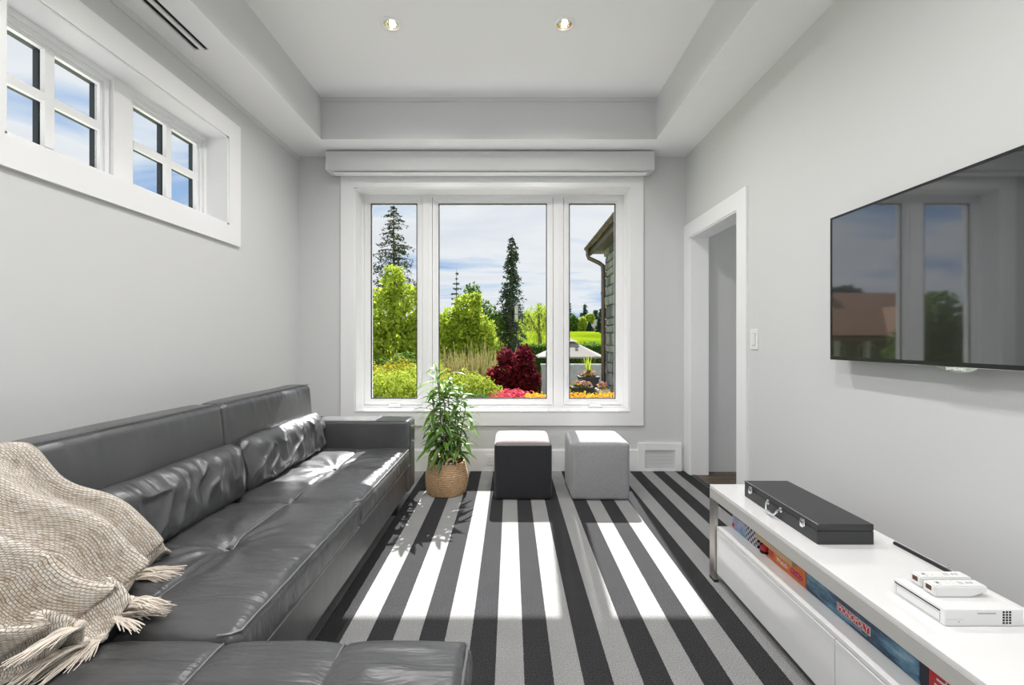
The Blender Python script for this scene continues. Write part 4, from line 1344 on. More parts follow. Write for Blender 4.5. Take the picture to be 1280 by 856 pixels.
# ================================================================== GARDEN
def smooth(a, b, t):
    t = max(0.0, min(1.0, (t - a) / (b - a))); return t * t * (3 - 2 * t)
def gz(x, y):
    """height of the ground: level by the house, down to the patio, then up over the fairway"""
    if y < 4.6: return -.22
    z = -.22 - 1.10 * smooth(10.2, 11.6, y)
    z += 4.2 * smooth(21, 85, y) + 2.0 * smooth(85, 300, y)
    if y > 22: z += .35 * noise.noise(Vector((x * .03, y * .03, 0))) * smooth(22, 40, y)
    return z
def lawn():
    t = NT('lawn_grass')
    v = t.coord()
    n1 = t.noise(v, 3.0, 5, .6); n2 = t.noise(v, .12, 3)
    mx = t.n('ShaderNodeMixRGB', _blend_type='MULTIPLY'); mx.inputs[0].default_value = .7
    t.l(t.ramp(n2, [(.35, (.12, .19, .008)), (.65, (.24, .29, .012))]), mx.inputs[1]); t.l(t.ramp(n1, [(.3, (.6, .6, .6)), (.7, (1, 1, 1))]), mx.inputs[2])
    t.l(mx.outputs[0], t.b.inputs['Base Color']); t.set(Roughness=1.0); t.b.inputs['Specular IOR Level'].default_value = 0
    t.bump(n1, .6, .03); M['lawn'] = t.m
lawn()
xs = [-260, -160, -90, -60, -40, -28] + [x * 2.0 for x in range(-11, 12)] + [28, 40, 60, 90, 160, 260]
ysn = [4.46, 6, 8, 10, 10.3, 10.6, 10.9, 11.2, 11.5, 12, 14, 18, 21] + [21 + 3 * k for k in range(1, 23)] + [95, 110, 130, 160, 200, 260, 330, 420]
gv = [(x, y, gz(x, y)) for y in ysn for x in xs]
NXG = len(xs)
gf = [(j * NXG + i, j * NXG + i + 1, (j + 1) * NXG + i + 1, (j + 1) * NXG + i) for j in range(len(ysn) - 1) for i in range(NXG - 1)]
ground = struct(mesh_obj('ground', gv, gf, M['lawn'], None, True))
b = MB(); b.box(-260, -13, -120, 4.46, -.5, -.22); b.box(13, 260, -120, 4.46, -.5, -.22); b.box(-13, 13, -120, -26, -.5, -.22)
struct(b.build('ground_side', M['lawn']))
simple('paving', (.78, .78, .78), .8, var=.1, bump=(20, .3, .004))
struct(MB().box(-13, 13, -26, 4.46, -.5, -.125).build('added_bounce_paving', M['paving']))  # unseen pale paving added to bounce sunlight up to the ceiling
struct(MB().box(-6, 1.9, 4.46, 5.75, -.4, -.19).build('added_bounce_path', M['paving']))  # pale strip added below the sill, out of view, as an uplight reflector
struct(MB().box(.9, 6.5, 11.7, 18.4, -1.42, -1.29).build('patio', M['paving']))

# ---------- foliage tools
def leaf_cloud(pts, nrm, size, seed, aspect=.5, spread=1.0, up=0.0):
    """pts: N x 3; one bent leaf (two triangles) for each point, facing about nrm"""
    rs = np.random.RandomState(seed)
    N = len(pts)
    d = rs.normal(size=(N, 3)) * spread + nrm
    d[:, 2] += up
    d /= np.linalg.norm(d, axis=1)[:, None] + 1e-9
    r = rs.normal(size=(N, 3))
    a = np.cross(d, r); a /= np.linalg.norm(a, axis=1)[:, None] + 1e-9
    c = np.cross(d, a)
    s = size * rs.uniform(.6, 1.35, N)[:, None]
    v = np.empty((N, 4, 3))
    v[:, 0] = pts - a * s
    v[:, 1] = pts + c * s * aspect - d * s * .15
    v[:, 2] = pts + a * s
    v[:, 3] = pts - c * s * aspect - d * s * .15
    return v.reshape(-1, 3)
def quads(name, v, mat, parent, kind='stuff'):
    n = len(v) // 4
    me = bpy.data.meshes.new(name)
    me.vertices.add(len(v)); me.vertices.foreach_set('co', np.ascontiguousarray(v, dtype=np.float32).ravel())
    me.loops.add(n * 4); me.loops.foreach_set('vertex_index', np.arange(n * 4, dtype=np.int32))
    me.polygons.add(n); me.polygons.foreach_set('loop_start', np.arange(0, n * 4, 4, dtype=np.int32))
    try: me.polygons.foreach_set('loop_total', np.full(n, 4, dtype=np.int32))
    except Exception: pass
    me.update(calc_edges=True); me.validate()
    me.materials.append(mat)
    o = bpy.data.objects.new(name, me); COL.objects.link(o); adopt(o, parent)
    if kind: o['kind'] = kind
    return o
def blob_points(blobs, n, seed, shell=.35):
    rs = np.random.RandomState(seed)
    vol = np.array([b[3] * b[4] * b[5] for b in blobs]) ** .67
    cnt = (n * vol / vol.sum()).astype(int)
    P, Nn = [], []
    for bl, k in zip(blobs, cnt):
        d = rs.normal(size=(k, 3)); d /= np.linalg.norm(d, axis=1)[:, None]
        rad = 1 - shell * rs.uniform(0, 1, k)[:, None] ** 1.3
        lump = 1 + .13 * np.sin(d[:, :1] * 7 + bl[0] * 5) * np.cos(d[:, 1:2] * 6 + bl[2] * 3) + .10 * np.sin(d[:, 2:3] * 11 + bl[1])
        P.append(np.array(bl[:3]) + d * np.array(bl[3:6]) * rad * lump); Nn.append(d)
    return np.concatenate(P), np.concatenate(Nn)
def bush(name, label, cat, blobs, n, size, mat, seed, group=None, stems=True, aspect=.5, trunk=None, spread=.8, up=.25, base=None):
    cx = np.mean([q[0] for q in blobs]); cy = np.mean([q[1] for q in blobs])
    z0 = gz(cx, cy) if base is None else base
    e_ = empty(name, (cx, cy, z0), label, cat, group)
    P, Nn = blob_points(blobs, n, seed)
    keep = P[:, 2] > z0 + .01
    quads('foliage', leaf_cloud(P[keep], Nn[keep], size, seed + 1, aspect, spread, up), mat if not isinstance(mat, str) else M[mat], e_)
    b = MB(); rr = random.Random(seed)
    tr = trunk or .02
    for bl in blobs:
        q0 = Vector((cx + rr.uniform(-.05, .05), cy + rr.uniform(-.05, .05), z0 - .1)); q2 = Vector(bl[:3]) + Vector((0, 0, bl[5] * .3)); q1 = q0.lerp(q2, .5) + Vector((rr.uniform(-.1, .1), rr.uniform(-.1, .1), 0)) * bl[3]
        b.tube([q0, q1, q2], [tr, tr * .7, tr * .3], 6)
        for k in range(4):
            q3 = Vector(bl[:3]) + Vector((rr.uniform(-.7, .7) * bl[3], rr.uniform(-.7, .7) * bl[4], rr.uniform(-.2, .8) * bl[5]))
            b.tube([q1.lerp(q2, rr.uniform(.1, .9)), q3], [tr * .4, tr * .12], 5)
    b.build('stems', M['bark'], e_, smooth=True)
    return e_

# ---------- low planting under the window
bush('lime_shrub', 'rounded yellow-green shrub outside the left window sash', 'shrub',
     [(-2.05, 7.0, .33, .55, .50, .46), (-1.55, 6.9, .26, .45, .45, .44), (-2.6, 7.3, .35, .5, .5, .5), (-1.75, 7.5, .40, .5, .5, .42)], 9000, .035, 'leaf_lime', 31, aspect=.35, up=.5)
bush('flower_shrub', 'golden tipped shrub at the back of the lime shrub', 'shrub',
     [(-2.2, 8.5, .38, .5, .4, .56), (-1.6, 8.6, .36, .45, .4, .55), (-2.9, 8.6, .38, .5, .4, .55)], 4500, .04, 'leaf_gold', 33, aspect=.4, up=.6)
bush('globe_shrub', 'low lime green globe shrub outside beside the red maple', 'shrub',
     [(-.80, 8.0, .24, .52, .5, .46), (-.45, 7.9, .14, .36, .4, .38), (-1.18, 8.1, .16, .36, .4, .42)], 9000, .032, 'leaf_lime', 35, aspect=.4, up=.5)
bush('dark_shrub', 'small deep green shrub in front of the lime globe shrub', 'shrub',
     [(-.52, 7.2, .06, .30, .25, .36), (-.25, 7.3, .0, .2, .2, .30)], 2600, .03, 'leaf_mid', 37)
bush('lavender_clump', 'grey-green lavender clump below the lime shrub', 'plant',
     [(-1.65, 6.0, .10, .40, .25, .30), (-2.2, 6.1, .08, .35, .25, .30)], 2600, .045, 'needle_blue', 38, aspect=.15, up=1.5)
bush('red_shrub', 'low bright red leaved shrub outside under the maple', 'shrub',
     [(.06, 6.5, .17, .40, .40, .36), (-.28, 6.5, .06, .3, .35, .34), (.36, 6.5, .10, .28, .35, .33)], 6500, .032, 'leaf_red', 39, up=.5)
bush('orange_flowers', 'bed of orange flowers outside the right window sash', 'flowers',
     [(.62 + .26 * k, 6.15 + .04 * math.sin(k * 2), .20, .20, .28, .33) for k in range(-1, 5)], 7000, .028, 'petal_orange', 41, up=.8)
bush('red_maple', 'dark red Japanese maple with purple leaves in the garden', 'tree',
     [(-.05, 9.0, .52, .30, .34, .34), (.22, 9.05, .72, .28, .34, .34), (-.22, 9.0, .24, .30, .34, .28), (.30, 8.95, .38, .28, .32, .32), (.04, 9.05, .20, .32, .3, .30), (-.12, 9.05, .88, .16, .22, .22), (.30, 9.05, .96, .14, .2, .20), (-.38, 9.0, .46, .16, .2, .20), (.48, 9.0, .42, .14, .2, .22)], 3800, .055, 'leaf_maple', 43, trunk=.03, spread=1.0)
# ---------- reeds
def reeds(name, label, x0, x1, y0, y1, n, h, seed, mat):
    e_ = empty(name, ((x0 + x1) / 2, (y0 + y1) / 2, gz(0, (y0 + y1) / 2)), label, 'grass')
    rs = np.random.RandomState(seed)
    x = rs.uniform(x0, x1, n); y = rs.uniform(y0, y1, n)
    z = np.array([gz(a, c) for a, c in zip(x, y)])
    H = h * rs.uniform(.55, 1.1, n); lx = rs.normal(size=n) * .12; ly = rs.normal(size=n) * .12
    w = rs.uniform(.006, .012, n)
    v = np.empty((n, 4, 3))
    v[:, 0] = np.stack([x - w, y, z], 1); v[:, 1] = np.stack([x + w, y, z], 1)
    v[:, 2] = np.stack([x + lx * H + w * .4, y + ly * H, z + H], 1); v[:, 3] = np.stack([x + lx * H - w * .4, y + ly * H, z + H], 1)
    quads('blades', v.reshape(-1, 3), M[mat], e_)
reeds('reed_bed', 'tall dry tan reeds standing behind the globe shrub', -1.75, -.30, 11.0, 11.9, 1000, 2.05, 5, 'reed_dry')

# ---------- trees
def birch(name, label, x, y, blobs, n, size, mat, seed, trunk=.07):
    bl = [(x + a, y + c, d, r1, r2, r3) for (a, c, d, r1, r2, r3) in blobs]
    return bush(name, label, 'tree', bl, n, size, M[mat], seed, trunk=trunk, spread=1.0, up=.1)
birch('leafy_tree', 'airy light green tree seen through the left window sash', -3.5, 13.0,
      [(0, 0, .9, .95, .8, 1.1), (-.45, 0, 2.0, .7, .6, .9), (.35, .1, 2.2, .6, .6, .8), (.0, 0, 3.0, .35, .4, .55), (.65, .2, 1.0, .6, .6, 1.0), (-.9, .2, .8, .6, .6, 1.1)], 9000, .075, 'leaf_fresh', 51)
birch('leafy_tree', 'small darker green tree at the foot of the airy light green tree', -3.3, 10.9,
      [(0, 0, .1, .8, .5, .7), (.6, 0, .2, .5, .5, .7), (-.7, 0, .1, .6, .5, .8)], 5000, .06, 'leaf_mid', 52)
birch('leafy_tree', 'airy light green tree behind the dry reeds', -1.45, 14.0,
      [(0, 0, .9, .85, .7, 1.2), (-.55, 0, 1.4, .6, .6, .9), (.45, .1, 1.2, .6, .6, .95), (.05, 0, 2.2, .45, .5, .6), (.35, 0, 2.5, .18, .2, .35), (.75, 0, .4, .5, .5, 1.0)], 8500, .075, 'leaf_fresh', 53)
birch('leafy_tree', 'sparse upright sapling rising above the reeds', -1.25, 15.5,
      [(0, 0, 2.7, .22, .3, .6), (.35, 0, 2.2, .35, .3, .5), (-.25, 0, 2.9, .18, .2, .35), (.75, .1, 1.9, .3, .3, .4)], 1300, .06, 'leaf_mid', 54)
birch('leafy_tree', 'yellow-green tree between the reeds and the slim conifer', -.95, 18.2,
      [(-.3, 0, .8, .8, .7, 1.0), (.3, 0, .9, .5, .6, .9), (-.9, 0, 1.2, .7, .7, 1.1)], 7000, .08, 'leaf_fresh', 55)
def weeping(name, label, x, y, top, r, n, mat, seed):
    """rounded crown of hanging strands"""
    z0 = gz(x, y)
    e_ = empty(name, (x, y, z0), label, 'tree')
    rs = np.random.RandomState(seed)
    a = rs.uniform(0, 6.283, n); q = np.sqrt(rs.uniform(0, 1, n))
    H = top - z0
    dome = z0 + H * np.sqrt(np.clip(1 - (q * .92) ** 2, .02, 1))
    zz = dome - rs.uniform(0, 1, n) ** 1.6 * (dome - z0 - .3) * .95
    P = np.stack([x + r * q * np.cos(a), y + r * q * np.sin(a), zz], 1)
    v = leaf_cloud(P, np.zeros((n, 3)), .075, seed, .25, 1.0)
    v = v.reshape(n, 4, 3); c = v.mean(1, keepdims=True); v = c + (v - c) * np.array([.55, .55, 2.0]); v = v.reshape(-1, 3)
    quads('foliage', v, M[mat], e_)
    b = MB(); b.tube([(x, y, z0 - .2), (x + .1, y, z0 + H * .5), (x, y, z0 + H * .9)], [.16, .12, .05], 8)
    for k in range(8):
        an = k * .785; b.tube([(x, y, z0 + H * .6), (x + .5 * r * math.cos(an), y + .5 * r * math.sin(an), z0 + H * .85), (x + .85 * r * math.cos(an), y + .85 * r * math.sin(an), z0 + H * .5)], [.05, .035, .012], 5)
    b.build('trunk', M['bark'], e_, smooth=True)
weeping('weeping_tree', 'rounded weeping yellow-green tree behind the clipped hedge', 1.75, 27, 3.55, 1.75, 9000, 'leaf_fresh', 61)

def conifer(name, label, x, y, top, base_r, n_tiers, mat, seed, droop=.35, density=26, leaf=.11, trunk=.16, first=.12, group=None, sparse=1.0, bends=0.0, taper=1.0):
    z0 = gz(x, y); H = top - z0
    e_ = empty(name, (x, y, z0), label, 'tree', group)
    rr = random.Random(seed); rs = np.random.RandomState(seed)
    b = MB()
    def axis(t): return Vector((x + bends * math.sin(3.2 * t + seed), y, z0 + H * t))
    b.tube([axis(-.02)] + [axis(t / 8) for t in range(1, 9)], [trunk * (1 - .93 * i / 8) for i in range(9)], 8)
    pts = []
    for k in range(n_tiers):
        t = first + (1 - first) * (k / n_tiers) ** .92
        L0 = base_r * (1 - t) ** taper + base_r * .06
        for m in range(rr.randint(4, 6)):
            a = rr.uniform(0, 6.283); L = L0 * rr.uniform(.65, 1.15)
            p0 = axis(t)
            p1 = p0 + Vector((math.cos(a) * L * .55, math.sin(a) * L * .55, -droop * L * .25 + .05 * L)); p2 = p0 + Vector((math.cos(a) * L, math.sin(a) * L, -droop * L))
            b.tube([p0, p1, p2], [trunk * .16, trunk * .10, trunk * .03], 4)
            nn_ = max(3, int(density * L / base_r * sparse))
            for s in range(nn_):
                u = .15 + .85 * rr.random()
                q = p0.lerp(p1, u * 2) if u < .5 else p1.lerp(p2, u * 2 - 1)
                w = L * .16 * (1.1 - u * .5)
                pts.append((q.x + rr.gauss(0, w), q.y + rr.gauss(0, w), q.z - abs(rr.gauss(0, w * .9))))
    b.build('trunk', M['bark'], e_, smooth=True)
    P = np.array(pts)
    v = leaf_cloud(P, np.zeros_like(P), leaf, seed, .42, 1.0)
    v = v.reshape(-1, 4, 3); c = v.mean(1, keepdims=True); v = (c + (v - c) * np.array([1, 1, .8])).reshape(-1, 3)
    quads('needles', v, M[mat], e_)
conifer('tall_fir', 'tall sparse dark fir towering over the left window sash', -8.1, 30, 10.75, 2.9, 30, 'needle_grey', 71, droop=.12, density=80, leaf=.12, trunk=.20, first=.20, sparse=.75, taper=.72)
conifer('small_fir', 'small dark fir peeping above the light green trees', -3.75, 30, 6.2, 1.3, 14, 'needle_blue', 72, droop=.1, density=24, leaf=.12, trunk=.1, first=.3)
conifer('weeping_conifer', 'slim weeping blue-green conifer standing behind the red maple', .03, 16, 5.15, .78, 50, 'needle_blue', 73, droop=1.0, density=60, leaf=.066, trunk=.10, first=.04, bends=.05, taper=.55)
# feeder on a pole in front of the slim conifer
fd = empty('bird_feeder', (.20, 14.9, gz(0, 14.9)), 'grey metal cylinder feeder on a pole before the slim conifer', 'bird feeder')
MB().lathe([(.065, 0), (.065, .28), (.02, .30)], (.20, 14.9, 2.15), 20).build('upper_tube', M['steel'], fd, smooth=True)
MB().lathe([(.05, 0), (.065, .02), (.065, .24), (.05, .26)], (.20, 14.9, 1.88), 20).build('lower_tube', M['steel'], fd, smooth=True)
MB().tube([(.20, 14.9, gz(0, 14.9)), (.20, 14.9, 2.2)], .02, 8).build('pole', M['dark_frame'], fd, smooth=True)

# clipped hedge behind the patio
hd = empty('clipped_hedge', (2.3, 20.3, gz(0, 20)), 'long clipped dark green hedge behind the patio wall', 'hedge')
def hedge_points(x0, x1, y0, y1, z0, z1, n, seed):
    rs = np.random.RandomState(seed)
    P = np.stack([rs.uniform(x0, x1, n), rs.uniform(y0, y1, n), rs.uniform(z0, z1, n)], 1)
    f = rs.randint(0, 5, n)
    P[f < 2, 1] = y0 + rs.normal(size=(f < 2).sum()) * .04
    P[(f >= 2) & (f < 4), 2] = z1 + rs.normal(size=((f >= 2) & (f < 4)).sum()) * .035
    N_ = np.zeros((n, 3)); N_[f < 2, 1] = -1; N_[f >= 2, 2] = 1
    return P, N_
P, N_ = hedge_points(-.6, 6.2, 19.8, 20.8, -1.32, .98, 16000, 81)
quads('foliage', leaf_cloud(P, N_, .055, 82, .5, .8), M['leaf_mid'], hd)
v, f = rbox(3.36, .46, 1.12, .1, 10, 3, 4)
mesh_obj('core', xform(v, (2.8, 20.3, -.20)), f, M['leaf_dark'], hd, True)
# shrub belt at the foot of the fairway
bush('shrub_belt', 'low belt of mixed green shrubs at the edge of the fairway', 'shrub',
     [(3.0 + 1.6 * k, 24.5 + .8 * math.sin(k * 1.7), -.15 + .25 * math.sin(k * 2.1), 1.2, .9, 1.15) for k in range(0, 6)], 9000, .11, 'leaf_mid', 83)

# patio wall
conc = simple('concrete', (.30, .305, .32), .85, var=.12, bump=(14, .3, .01))
pw = struct(empty('wall_patio', (3.2, 18.6, -1.3)))
MB().box(1.42, 6.4, 18.5, 18.75, -1.35, .12).build('panel', conc, pw)
MB().box(1.30, 6.5, 18.44, 18.81, .12, .22, .012).build('cap', conc, pw)
MB().box(1.32, 1.62, 18.42, 18.83, -1.35, .125, .01).build('pier', conc, pw)

# parasol
simple('canvas', (.27, .245, .23), .9, bump=(200, .2, .002))
ps = empty('patio_parasol', (2.03, 15, -1.29), 'cream square parasol standing open on the patio', 'parasol')
cxp, cyp, rp2, zr, za = 2.03, 15.0, 1.16, .68, 1.30
corn = [(-1, -1), (1, -1), (1, 1), (-1, 1)]
vb = []; fb = []
NP = 10
for q in range(4):
    (ax_, ay_), (bx_, by_) = corn[q], corn[(q + 1) % 4]
    base = len(vb)
    for i in range(NP + 1):
        t = i / NP
        for j in range(NP + 1):
            s = j / NP
            ex = ax_ + (bx_ - ax_) * s; ey = ay_ + (by_ - ay_) * s
            sag = .05 * math.sin(math.pi * s) * t
            vb.append((cxp + ex * rp2 * t * .95, cyp + ey * rp2 * t * .95, za - (za - zr) * t ** .92 - sag * .4))
    for i in range(NP):
        for j in range(NP):
            a = base + i * (NP + 1) + j; fb.append((a, a + NP + 1, a + NP + 2, a + 1))
cn = mesh_obj('canopy', vb, fb, M['canvas'], ps, True)
md = cn.modifiers.new('thick', 'SOLIDIFY'); md.thickness = .008
vt = []; 
for (ax_, ay_) in corn: vt.append((cxp + ax_ * .30, cyp + ay_ * .30, za - .10))
vt.append((cxp, cyp, za + .03))
mesh_obj('vent', vt, [(0, 1, 4), (1, 2, 4), (2, 3, 4), (3, 0, 4)], M['canvas'], ps)
MB().tube([(cxp, cyp, -1.29), (cxp, cyp, za + .05)], .024, 10).build('pole', M['dark_frame'], ps, smooth=True)
MB().lathe([(.26, 0), (.26, .05), (.05, .09), (.04, .25)], (cxp, cyp, -1.29), 24).build('base', M['dark_frame'], ps, smooth=True)
for (ax_, ay_) in corn:
    MB().tube([(cxp, cyp, za - .04), (cxp + ax_ * rp2 * .93, cyp + ay_ * rp2 * .93, zr - .02)], .011, 6).build('rib', M['dark_frame'], ps, smooth=True)
for (ox, oy) in ((-.1, -.42), (.18, -.55)):
    tq = max(abs(ox), abs(oy)) / rp2
    MB().box(cxp + ox - .05, cxp + ox + .05, cyp + oy - .03, cyp + oy + .01, za - (za - zr) * tq ** .92 - .01, za - (za - zr) * tq ** .92 + .018).build('vent_flap', M['dark_frame'], ps)

# dark planters with flowers
simple('planter_dark', (.055, .060, .068), .6, var=.15, bump=(40, .2, .003))
simple('planter_white', (.80, .79, .78), .5, var=.05, bump=(40, .1, .003))
def planter(label, x0, x1, y0, y1, z1, seed, mat, pm_, spiky=False):
    z0 = gz(0, y0)
    p = empty('planter', ((x0 + x1) / 2, (y0 + y1) / 2, z0), label, 'planter', 'flower planters outside')
    b = MB(); b.box(x0, x1, y0, y1, z0, z1 - .05, .01); b.box(x0 - .02, x1 + .02, y0 - .02, y1 + .02, z1 - .05, z1, .006)
    b.build('box', M[pm_], p)
    P, N_ = blob_points([((x0 + x1) / 2, (y0 + y1) / 2, z1 + .02, (x1 - x0) * .52, (y1 - y0) * .55, .12)], 260, seed)
    k = P[:, 2] > z1
    quads('flowers', leaf_cloud(P[k], N_[k], .030, seed, .8, .6), M[mat], p)
    P, N_ = blob_points([((x0 + x1) / 2, (y0 + y1) / 2, z1, (x1 - x0) * .5, (y1 - y0) * .5, .08)], 500, seed + 1)
    k = P[:, 2] > z1 - .01
    quads('foliage', leaf_cloud(P[k], N_[k], .035, seed, .4, .8), M['leaf_mid'], p)
    if spiky:
        rs = np.random.RandomState(seed); n = 34
        a = rs.uniform(0, 6.28, n); t = rs.uniform(.05, .5, n); Hh = rs.uniform(.3, .52, n)
        c = np.array([(x0 + x1) / 2, (y0 + y1) / 2, z1])
        v = np.empty((n, 4, 3)); dx = np.cos(a); dy = np.sin(a)
        px = -dy * .012; py = dx * .012
        v[:, 0] = c + np.stack([px, py, 0 * a], 1); v[:, 1] = c + np.stack([-px, -py, 0 * a], 1)
        tip = c + np.stack([dx * t * Hh, dy * t * Hh, Hh], 1)
        v[:, 2] = tip - np.stack([px, py, 0 * a], 1) * .15; v[:, 3] = tip + np.stack([px, py, 0 * a], 1) * .15
        quads('spiky_grass', v.reshape(-1, 3), M['leaf_fresh'], p)
planter('tall dark planter with a spiky grass and pink flowers outside', 1.58, 2.00, 9.75, 10.1, .42, 91, 'petal_mix', 'planter_dark', True)
planter('low dark planter of yellow and purple flowers outside', 1.32, 1.74, 9.2, 9.5, .25, 93, 'petal_mix', 'planter_dark')
planter('white planter with pale flowers beside the dark planters', 1.84, 2.06, 9.0, 9.3, .22, 95, 'petal_mix', 'planter_white')

# ---------- far trees over the fairway
GFT = 'distant conifers beyond the fairway'
rt = random.Random(5)
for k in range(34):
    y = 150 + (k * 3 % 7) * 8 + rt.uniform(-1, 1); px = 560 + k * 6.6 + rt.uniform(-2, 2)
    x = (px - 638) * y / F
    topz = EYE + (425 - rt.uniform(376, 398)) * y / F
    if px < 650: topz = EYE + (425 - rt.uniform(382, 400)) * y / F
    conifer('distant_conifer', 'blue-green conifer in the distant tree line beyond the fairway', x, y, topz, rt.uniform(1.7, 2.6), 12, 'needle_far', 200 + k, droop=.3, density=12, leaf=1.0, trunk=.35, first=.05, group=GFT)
for k, (px, w, pt, pb, y, mt, lab) in enumerate([(715, 8, 394, 416, 90, 'leaf_mid', 'rounded green tree at the left of the fairway edge'), (726, 8, 396, 416, 99, 'leaf_fresh', 'bright green tree at the fairway edge'),
        (737, 6, 392, 404, 105, 'leaf_fresh', 'pale lime round tree behind the far roof'), (674, 10, 386, 410, 100, 'leaf_mid', 'green tree behind the weeping tree'), (655, 9, 388, 412, 102, 'leaf_fresh', 'light green tree behind the slim conifer'),
        (772, 12, 390, 418, 92, 'leaf_mid', 'green tree behind the stone wing'), (628, 9, 390, 412, 100, 'leaf_mid', 'green tree far behind the maple')]):
    s = y / F
    x = (px - 638) * s
    zc = EYE + (425 - (pt + pb) / 2) * s; hz_ = (pb - pt) / 2 * s
    bush('fairway_tree', lab, 'tree', [(x - w * .35 * s, y, zc - hz_ * .1, w * .7 * s, w * .6 * s, hz_ * .9), (x + w * .35 * s, y + .5, zc, w * .7 * s, w * .6 * s, hz_)], 1500, .30, mt, 300 + k, trunk=.12)
for k, (px, pt, pb, w, lab) in enumerate([(737, 402, 417, 6, 'dark cone-shaped evergreen on the fairway before the far roof'), (749, 396, 418, 5.5, 'taller dark cone-shaped evergreen on the fairway'), (755, 410, 420, 5, 'small round dark evergreen on the fairway')]):
    y = 82 - 5 * k; s = y / F; x = (px - 638) * s
    conifer('cone_tree', lab, x, y, EYE + (425 - pt) * s, w * s, 16, 'needle_blue', 400 + k, droop=.3, density=40, leaf=.28, trunk=.15, first=.02)
# far house roof among the trees
simple('shingle_grey', (.16, .15, .15), .9, var=.2, bump=(6, .4, .03))
simple('siding', (.55, .54, .55), .8, var=.08, bump=(6, .2, .02))
def house(name, label, x, y, z, w, d, hw, hr, wall, roof, chim=True, ridge='x'):
    h = empty(name, (x, y, z), label, 'house')
    MB().box(x - w / 2, x + w / 2, y - d / 2, y + d / 2, z - 1, z + hw).build('walls', M[wall], h)
    o = .5
    if ridge == 'x':
        vv = [(x - w / 2 - o, y - d / 2 - o, z + hw), (x + w / 2 + o, y - d / 2 - o, z + hw), (x + w / 2 + o, y + d / 2 + o, z + hw), (x - w / 2 - o, y + d / 2 + o, z + hw), (x - w * .28, y, z + hw + hr), (x + w * .28, y, z + hw + hr)]
        ff = [(0, 3, 2, 1), (0, 1, 5, 4), (1, 2, 5), (2, 3, 4, 5), (3, 0, 4)]
    MB().raw(vv, ff).build('roof', M[roof], h)
    if chim: MB().box(x + w * .2, x + w * .2 + .7, y + .3, y + 1, z + hw, z + hw + hr + .8).build('chimney', M[wall], h)
    return h
house('far_house', 'far house with a grey roof behind the fairway evergreens', (741 - 638) * 128 / F, 128, gz(18, 128), 7, 6, 1.6, 2.6, 'siding', 'shingle_grey', False)

# neighbours' house and hedge off to the left: seen mirrored in the television
simple('shingle_brown', (.24, .13, .075), .9, var=.25, bump=(5, .5, .05))
simple('brick_wall', (.20, .15, .12), .85, var=.2, bump=(8, .4, .02))
nh = house('neighbour_house', 'brown roofed house across the garden mirrored in the television', -17.6, 26, gz(-17, 26) + .45, 8.6, 6, 2.3, 2.6, 'brick_wall', 'shingle_brown')
zb = gz(-17, 26) + .45
vv = [(-19.6, 22.2, zb + 2.2), (-16.4, 22.2, zb + 2.2), (-18, 22.2, zb + 3.9), (-19.6, 25.2, zb + 2.2), (-16.4, 25.2, zb + 2.2), (-18, 25.2, zb + 3.9)]
MB().raw(vv, [(0, 1, 2), (3, 5, 4), (0, 2, 5, 3), (1, 4, 5, 2), (0, 3, 4, 1)]).build('gable', M['shingle_brown'], nh)
MB().box(-21.5, -13.6, 22.0, 23.2, zb + 2.0, zb + 2.15).build('porch_roof', M['shingle_brown'], nh)
for k in range(6):
    MB().box(-21.2 + 1.5 * k, -21.0 + 1.5 * k, 22.1, 22.3, zb - .3, zb + 2.0).build('porch_post', M['siding'], nh)
for k in range(5):
    w_ = MB().box(-21.0 + 1.6 * k, -20.1 + 1.6 * k, 22.96, 22.99, zb + .5, zb + 1.8).build('window', M['siding'], nh)
    MB().box(-20.93 + 1.6 * k, -20.17 + 1.6 * k, 22.94, 22.965, zb + .57, zb + 1.73).build('pane', M['dark_frame'], w_)
bush('side_tree', 'bushy green tree across the garden mirrored in the television', 'tree',
     [(-9.1, 12.2, .8, .8, .8, 1.3), (-8.4, 12.4, .6, .7, .7, 1.1), (-9.9, 12.3, .6, .8, .8, 1.2), (-9.0, 12.3, 1.9, .5, .5, .8), (-8.6, 12.3, 1.4, .5, .5, .7)], 7000, .09, 'leaf_mid', 97, trunk=.06)
bush('round_tree', 'dark round tree standing behind the brown roofed house', 'tree', [(-20.6, 31, 4.0, 1.3, 1.3, 1.1)], 2500, .16, 'leaf_dark', 98, trunk=.15)

# ================================================================== STONE WING WITH GUTTER
wg = empty('stone_wing', (4.0, 8.0, -.22), 'stone clad house wing with brown eave and gutter outside', 'house')
simple('mortar', (.20, .20, .19), .95, var=.1, bump=(30, .5, .01))
for i, c_ in enumerate(((.20, .22, .235), (.27, .29, .30), (.14, .16, .175), (.31, .32, .31))):
    simple('stone_%d' % i, c_, .8, var=.25, bump=(18, .7, .02))
SXW = 2.22
MB().box(SXW, 6.2, 5.6, 10.0, -.4, 3.45).build('core_wall', M['mortar'], wg)
def stone_mesh(w, h, seed, mat):
    rr = random.Random(seed)
    def j(): return rr.uniform(-.012, .012)
    t = .035 + rr.uniform(0, .025)
    vs = [(0, 0, 0), (0, w, 0), (0, w, h), (0, 0, h), (-t, .015 + j() * .5, .015 + j() * .5), (-t, w - .015 + j() * .5, .015), (-t - j(), w - .015, h - .015), (-t + j(), .015, h - .015)]
    me = bpy.data.meshes.new('stone'); me.from_pydata(vs, [], [(0, 1, 5, 4), (1, 2, 6, 5), (2, 3, 7, 6), (3, 0, 4, 7), (4, 5, 6, 7), (0, 3, 2, 1)]); me.update()
    me.materials.append(M[mat]); return me
rs_ = random.Random(17)
sm = {}
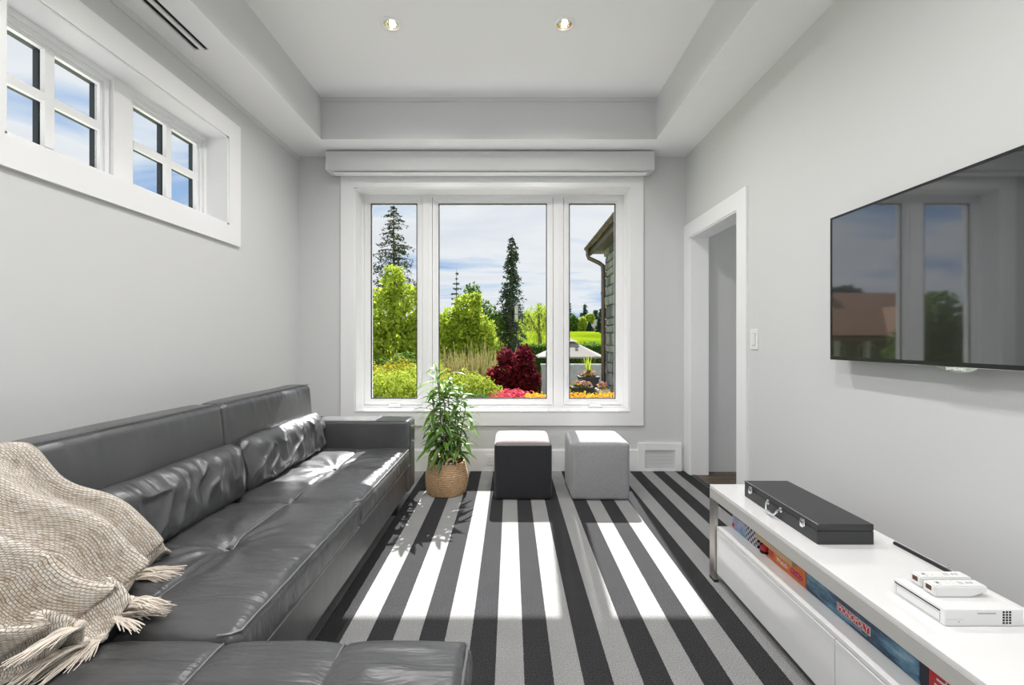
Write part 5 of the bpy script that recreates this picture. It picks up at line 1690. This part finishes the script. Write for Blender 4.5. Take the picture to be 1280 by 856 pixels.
def stone_wall(face):
    z = -.30
    while z < 3.28:
        h = rs_.choice((.16, .22, .28)); h = min(h, 3.42 - z)
        a = 10.0 if face == 'side' else 2.26
        while True:
            w = rs_.choice((.22, .32, .44))
            if face == 'side':
                if a - w < 6.2: break
            else:
                if a + w > 4.2: break
            key = (w, round(h, 2), rs_.randint(0, 3))
            if key not in sm: sm[key] = stone_mesh(w - .012, h - .012, len(sm), 'stone_%d' % key[2])
            o = bpy.data.objects.new('stone', sm[key]); COL.objects.link(o); o.parent = wg
            if face == 'side':
                o.location = Vector((SXW + .002, a - w, z)) - Vector(wg.location); a -= w
            else:
                o.location = Vector((a, 10.0, z)) - Vector(wg.location); o.rotation_euler = (0, 0, -math.pi / 2); a += w
        z += h
stone_wall('side')
simple('gutter_brown', (.15, .115, .095), .45, .4, var=.15, bump=(20, .1, .003))
simple('fascia', (.11, .10, .09), .7, var=.15, bump=(20, .3, .005))
EX, EZ, EYF = 1.86, 3.42, 10.3
b = MB(); b.box(EX + .06, SXW + .4, 5.4, EYF, EZ - .12, EZ - .08); b.build('soffit', M['fascia'], wg)
b = MB(); b.box(EX + .03, EX + .065, 5.4, EYF, EZ - .16, EZ + .04); b.build('fascia', M['fascia'], wg)
vv = [(EX - .02, 5.4, EZ + .04), (EX - .02, EYF + .05, EZ + .04), (4.2, EYF + .05, EZ + 1.5), (4.2, 5.4, EZ + 1.5), (6.6, EYF + .05, EZ + .04), (6.6, 5.4, EZ + .04),
      (EX - .02, 5.4, EZ + .0), (EX - .02, EYF + .05, EZ + .0), (4.2, EYF + .05, EZ + 1.44), (4.2, 5.4, EZ + 1.44), (6.6, EYF + .05, EZ), (6.6, 5.4, EZ)]
MB().raw(vv, [(0, 1, 2, 3), (3, 2, 4, 5), (6, 9, 8, 7), (9, 11, 10, 8), (0, 6, 7, 1), (1, 7, 8, 2), (2, 8, 10, 4), (3, 9, 6, 0), (5, 11, 9, 3), (4, 10, 11, 5)]).build('roof', M['shingle_grey'], wg)
# half round gutter
b = MB()
vv = []; n = 10
for y_ in (5.4, EYF + .04):
    for k in range(n + 1):
        a = math.pi + math.pi * k / n
        vv.append((EX - .035 + .065 * math.cos(a), y_, EZ + .02 + .065 * math.sin(a)))
ff = [(k, k + 1, n + 2 + k, n + 1 + k) for k in range(n)] + [tuple(range(n + 1)), tuple(reversed(range(n + 1, 2 * n + 2)))]
b.raw(vv, ff)
gt = b.build('gutter', M['gutter_brown'], wg, smooth=True)
for k in range(9):
    y_ = 5.8 + .55 * k
    b = MB(); b.tube([(EX - .035 + .069 * math.cos(math.pi + math.pi * q / 8), y_, EZ + .02 + .069 * math.sin(math.pi + math.pi * q / 8)) for q in range(9)], .008, 5)
    b.build('bracket', M['gutter_brown'], gt, smooth=True)
ys_ = EYF - .12
b = MB(); b.tube([(EX - .035, ys_, EZ - .03), (EX - .035, ys_, EZ - .17), (EX - .01, ys_, EZ - .24), (SXW - .16, ys_ - .15, EZ - .38), (SXW - .10, ys_ - .25, EZ - .46), (SXW - .09, ys_ - .27, EZ - .6), (SXW - .09, ys_ - .27, -.22)], .048, 12)
b.build('downspout', M['gutter_brown'], wg, smooth=True)
for z_ in (.9, 2.3):
    MB().lathe([(.056, 0), (.056, .05)], (SXW - .09, ys_ - .27, z_), 14).build('strap', M['gutter_brown'], wg, smooth=True)
# own roof over the room, with a short eave
struct(MB().box(XL - .5, 3.7, YF - .3, 4.5, ZT + .2, ZT + .45).build('roof', M['shingle_grey']))
